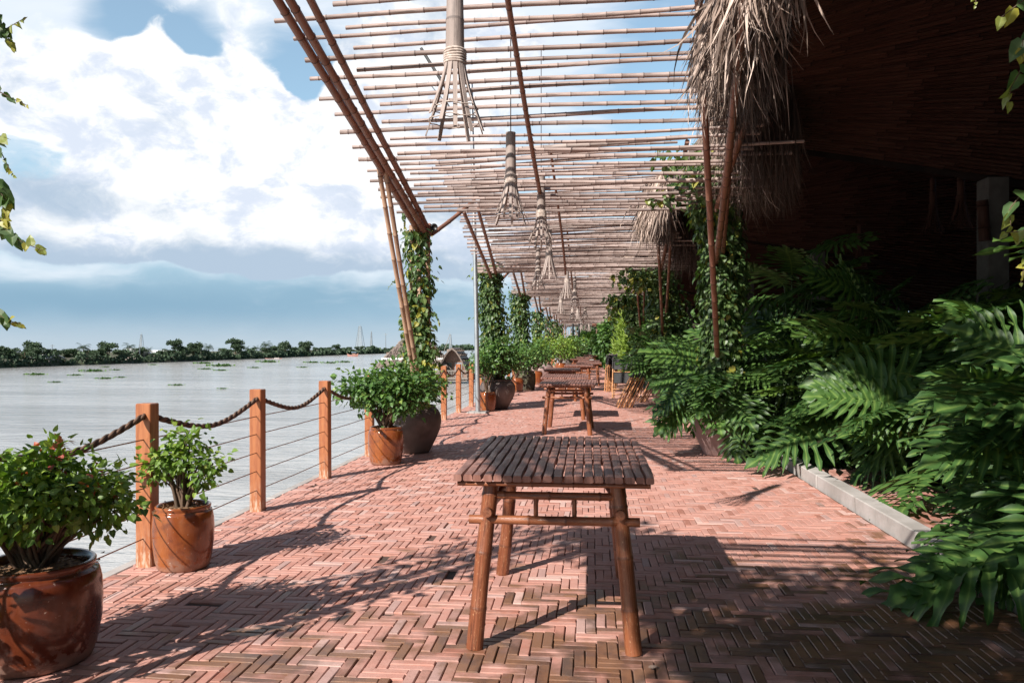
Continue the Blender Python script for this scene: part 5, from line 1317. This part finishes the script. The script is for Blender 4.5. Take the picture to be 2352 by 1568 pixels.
# bushes on the restaurant side farther along
def bush(lab, px, D, w, h, z0=0.0, mat='leaf', n=900, lsz=.14, tm=HEART, grp='bushes along the far part of the terrace', nm='bush'):
    t = thing(nm, lab, 'bush', lcD(px, D), 0, grp); m = MB(); nb = 7; C = []; R_ = []
    for i in range(nb): C.append((random.uniform(-.55, .55)*w, random.uniform(-.5, .5)*w, z0+h*random.uniform(.3, .85))); R_.append(random.uniform(.3, .5)*w)
    pos = []; out = []
    for c, r in zip(C, R_): q = nrm(rng.normal(size=(n//nb, 3))); pos.append(np.array(c)+q*r*rng.random((len(q), 1))**.35*np.array((1, 1, h*.35/max(r, .1)))); out.append(q)
    pos = np.concatenate(pos); out = np.concatenate(out); pos[:, 2] = np.maximum(pos[:, 2], .05)
    stamp(m, tm[0], tm[1], pos, out*.6+rng.normal(0, .5, out.shape)+np.array((0, 0, -.2 if tm is HEART else .3)), out+rng.normal(0, .4, out.shape)+np.array((0, 0, .4)), lsz*rng.uniform(.6, 1.2, len(pos)), np.clip(rng.normal(.45, .22, len(pos)), 0, .93), tm[2]); m.build('foliage', MAT[mat], t)
    m = MB()
    for k in range(5): a = random.random()*6; tube(m, [(.08*math.cos(a), .08*math.sin(a), 0), (w*.3*math.cos(a), w*.3*math.sin(a), z0+h*.6)], .015, 5)
    m.build('stem', MAT['stem'], t, True)
bush('bright yellow-green bamboo bush beyond the folded chairs', 1445, 29, .75, 2.6, 0, 'bright', 2600, .24, T_oval(.09))
bush('orange tinged bush above the bright green one', 1462, 31, .7, 3.2, .6, 'vine', 900, .17)
bush('dark green bush between the vine columns behind the chairs', 1560, 19.5, .9, 2.0, 0, 'leaf', 1500, .13)
bush('dark bush under the second thatch corner', 1510, 24, .9, 2.3, 0, 'leaf', 1300, .15)
bush('leafy bush left of the bright green one, near the end', 1415, 44, 1.2, 2.6, 0, 'leaf', 1100, .24)
bush('round bush on the restaurant side at the far end', 1400, 54, 1.4, 2.6, 0, 'leaf', 1000, .28)
bush('low hedge bush at the left of the far end', 1322, 59, 1.5, 1.8, .2, 'leaf', 900, .28)
bush('low hedge bush in the middle of the far end', 1345, 63, 1.6, 2.2, .3, 'leaf', 900, .28)
bush('low hedge bush at the right of the far end, above the pot', 1375, 62, 1.6, 1.9, .5, 'leafy', 900, .28)
bush('palm-like tuft beyond the river side posts', 1258, 50, .8, 1.9, 0, 'palm', 500, .5, NARROW)
bush('thin bush beyond the third river side post', 1218, 34, .6, 1.5, 0, 'leafy', 400, .14)
for i, (px, D, w, h) in enumerate([(1380, 64, 2.0, 7.5), (1330, 70, 2.2, 7.0), (1430, 66, 2.5, 7.0)]):
    bush(['tree mass rising behind the timber hut at the far end', 'tree mass behind the pole screen at the far end', 'dark tree mass behind the restaurant end'][i], px, D+6, w*1.6, h, 0, 'tree', 2200, .34, HEART, 'trees beyond the far end of the terrace', 'garden_tree')

# ================================================================== FOLDED CHAIRS
def make_chair(t):
    w = .25; A0, A1 = (0, .70), (.33, .70)
    for sy in (-1, 1):
        m = MB(); cane(m, (0, sy*w, 0), (.345, sy*w, .715), .0185, .017, .2, 9, .003); m.build('leg', MAT['chaircane'], t, True)
        m = MB(); cane(m, (.055, sy*(w-.04), .0), (.375, sy*(w-.04), .665), .017, .016, .2, 9, .003); m.build('leg', MAT['chaircane'], t, True)
        m = MB(); cane(m, (.335, sy*w, .69), (.45, sy*w, .93), .022, .02, .2, 9, .0); m.build('back_post', MAT['fabric'], t, True)
        m = MB(); tube(m, [(.45, sy*w, .93), (.457, sy*w, .945)], [.022, .012], 9); m.build('post_cap', MAT['lamp'], t, True)
    for z in (.10, .22, .62):
        m = MB(); x = .345*z/.715; cane(m, (x, -w, z), (x, w, z), .012, .012, .2, 7); m.build('rung', MAT['chaircane'], t, True)
    m = MB(); n = 8; V = []
    for i in range(n+1):
        s = i/n; x = .33+.11*s; z = .68+.24*s; sag = .05*math.sin(s*math.pi)
        for y in (-w, -w/2, 0, w/2, w): V.append((x+sag*(1-abs(y/w)**2)*.6, y, z-sag*.4))
    m.add(V, [(i*5+j, i*5+j+1, i*5+6+j, i*5+5+j) for i in range(n) for j in range(4)], .5)
    V2 = [(x+.006, y, z-.004) for x, y, z in V]; m.add(V2, [(i*5+5+j, i*5+6+j, i*5+j+1, i*5+j) for i in range(n) for j in range(4)], .5)
    m.build('back_canvas', MAT['fabric'], t, True)
    m = MB(); box(m, (.27, 0, .48), (.03, w*1.8, .3), Matrix.Rotation(R(-25), 3, 'Y').inverted(), .01); m.build('seat_canvas', MAT['fabric'], t)
cspec = [(1417, 18.0, .05, 0, 'outermost of the three leaning folded bamboo chairs nearest the camera'), (1429.5, 18.0, .05, 0, 'middle one of the three leaning folded bamboo chairs nearest the camera'), (1442, 18.0, .05, 0, 'innermost of the three leaning folded chairs, next to the grey pot'),
         (1463, 19.8, .2, 0, 'folded chair with wide black canvas right behind the front stack'), (1478, 20.1, -.2, 0, 'folded chair whose black canvas shows above the front stack beside the pot'), (1428, 21.0, 1.45, 1, 'upright folded chair standing between the near and far stacks'),
         (1391, 24.3, .1, 2, 'leftmost folded chair of the far stack'), (1396, 24.6, .0, 2, 'second folded chair of the far stack'), (1402, 24.2, .15, 2, 'third folded chair of the far stack'), (1409, 24.6, .05, 2, 'fourth folded chair of the far stack, beside the upright one'),
         (1398, 27.5, .1, 2, 'folded chair standing behind the far stack, mostly black canvas'), (1408, 28.0, .3, 2, 'last folded chair in the row, almost hidden behind the far stack')]
t0 = None
for px, D, rz, mode, lab in cspec:
    loc = lcD(px, D)
    if t0 is None: t0 = thing('folded_chair', lab, 'chair', loc, rz, 'folded bamboo chairs stacked on the right'); make_chair(t0); o = t0
    else: o = dup(t0, None, loc, rz, lab)
    if mode == 1: o.rotation_euler = (0, R(-14), rz); o.scale = (1, 1, 1.06)
    if mode == 2: o.rotation_euler = (0, R(-20), rz); o.scale = (1, 1, 1.12)

# ================================================================== FAR END
t = thing('pole_screen', 'tall screen of grey bamboo poles closing the far end of the terrace', 'screen', W((1345-1176)*66/F, 66)); m = MB()
for i in range(34): x = -2.6+i*.16; tube(m, [(x, random.uniform(-.05, .05), 0), (x+random.uniform(-.05, .05), 0, 3.0+random.uniform(-.4, .3))], .04, 5)
m.build('palings', MAT['lamp'], t, True); m = MB(); bar(m, (-2.7, -.06, 1.0), (2.8, -.06, 1.0), .05, .05); bar(m, (-2.7, -.06, 2.4), (2.8, -.06, 2.4), .05, .05); m.build('rail', MAT['lamp'], t)
t = thing('timber_hut', 'small hut with crossed timber framing and an orange roof at the far end', 'hut', W((1384-1176)*60/F, 60)); hw_ = .45
for x in (-.45, .45): m = MB(); bar(m, (x, -.3, 0), (x, -.3, 3.0), .09, .09); m.build('post', MAT['oldwood'], t)
m = MB(); box(m, (0, 0, 1.5), (1.0, .3, 3.0)); m.build('wall', MAT['jarpink'], t)
m = MB()
for z in (1.6, 2.4): bar(m, (-.45, -.3, z), (.45, -.3, z), .06, .06)
for a, b in (((-.45, 1.6), (.45, 2.4)), ((-.45, 2.4), (.45, 1.6)), ((-.45, .8), (.45, 1.6)), ((-.45, 1.6), (.45, .8))): bar(m, (a[0], -.28, a[1]), (b[0], -.28, b[1]), .045, .045)
m.build('cross_brace', MAT['oldwood'], t); m = MB(); box(m, (0, -.15, 3.10), (1.6, .9, .16), Matrix.Rotation(.12, 3, 'X'), .02); m.build('roof', MAT['rust'], t)
p = lcD(1383, 56); t = thing('potted_shrub', 'reddish glazed pot at the far end in front of the pale step', 'potted plant', p, 0, 'glazed pots with shrubs along the fence')
make_shrub(t, 'barrel', 'glaze', .26, .55, [(0, 0, .9, .4, .4, .3, 50, 6)], 'leaf', HEART, 11, 0, .14)
m = MB(); box(m, (-.4, 62.4, .10), (4.6, 1.0, .26), None, .01); box(m, (-.4, 63.5, .28), (4.6, 1.2, .62), None, .01); o = m.build('steps', MAT['conc']); tag(o, kind='structure')
for i, (px, lab) in enumerate([(1316, 'dark steel post at the left of the far end'), (1330, 'dark steel post in the middle of the far end')]):
    t = thing('steel_post', lab, 'post', W((px-1176)*57/F, 57)); m = MB(); tube(m, [(0, 0, 0), (0, 0, 3.1)], .07, 8); m.build('shaft', MAT['black'], t); m = MB(); box(m, (0, 0, .02), (.3, .3, .04)); m.build('base_plate', MAT['black'], t)

# fallen leaves on the bricks
lf = None; flab = ['dry curled leaf on the bricks left of the foreground table', 'small pale leaf on the shaded bricks right of the foreground table', 'pale leaf on the bricks by the front right table leg', 'thin twig-like leaf on the dark bricks at the lower right', 'small light leaf on the dark bricks at the far lower right',
                   'brown leaf on the bricks beyond the foreground table', 'tiny pale scrap on the bricks between the table and the right frame edge', 'little leaf on the bricks under the foreground table']
for (px, py), lab in zip([(866, 1203), (1672, 1438), (1495, 1540), (2190, 1408), (2330, 1420), (1180, 1142), (1760, 1427), (1350, 1190)], flab):
    D = CAMH*F/(py-797); p = lcD(px, D)
    m = MB(); stamp(m, HEART[0], HEART[1], [(0, 0, .012)], [(1, .2, .1)], [(0, .1, 1)], .045, .5, HEART[2]); o = m.build('fallen_leaf', MAT['thatch'], None, False, (p.x, p.y, 0)); o.rotation_euler = (0, 0, random.random()*6); tag(o, lab, 'leaf', 'fallen leaves on the bricks')
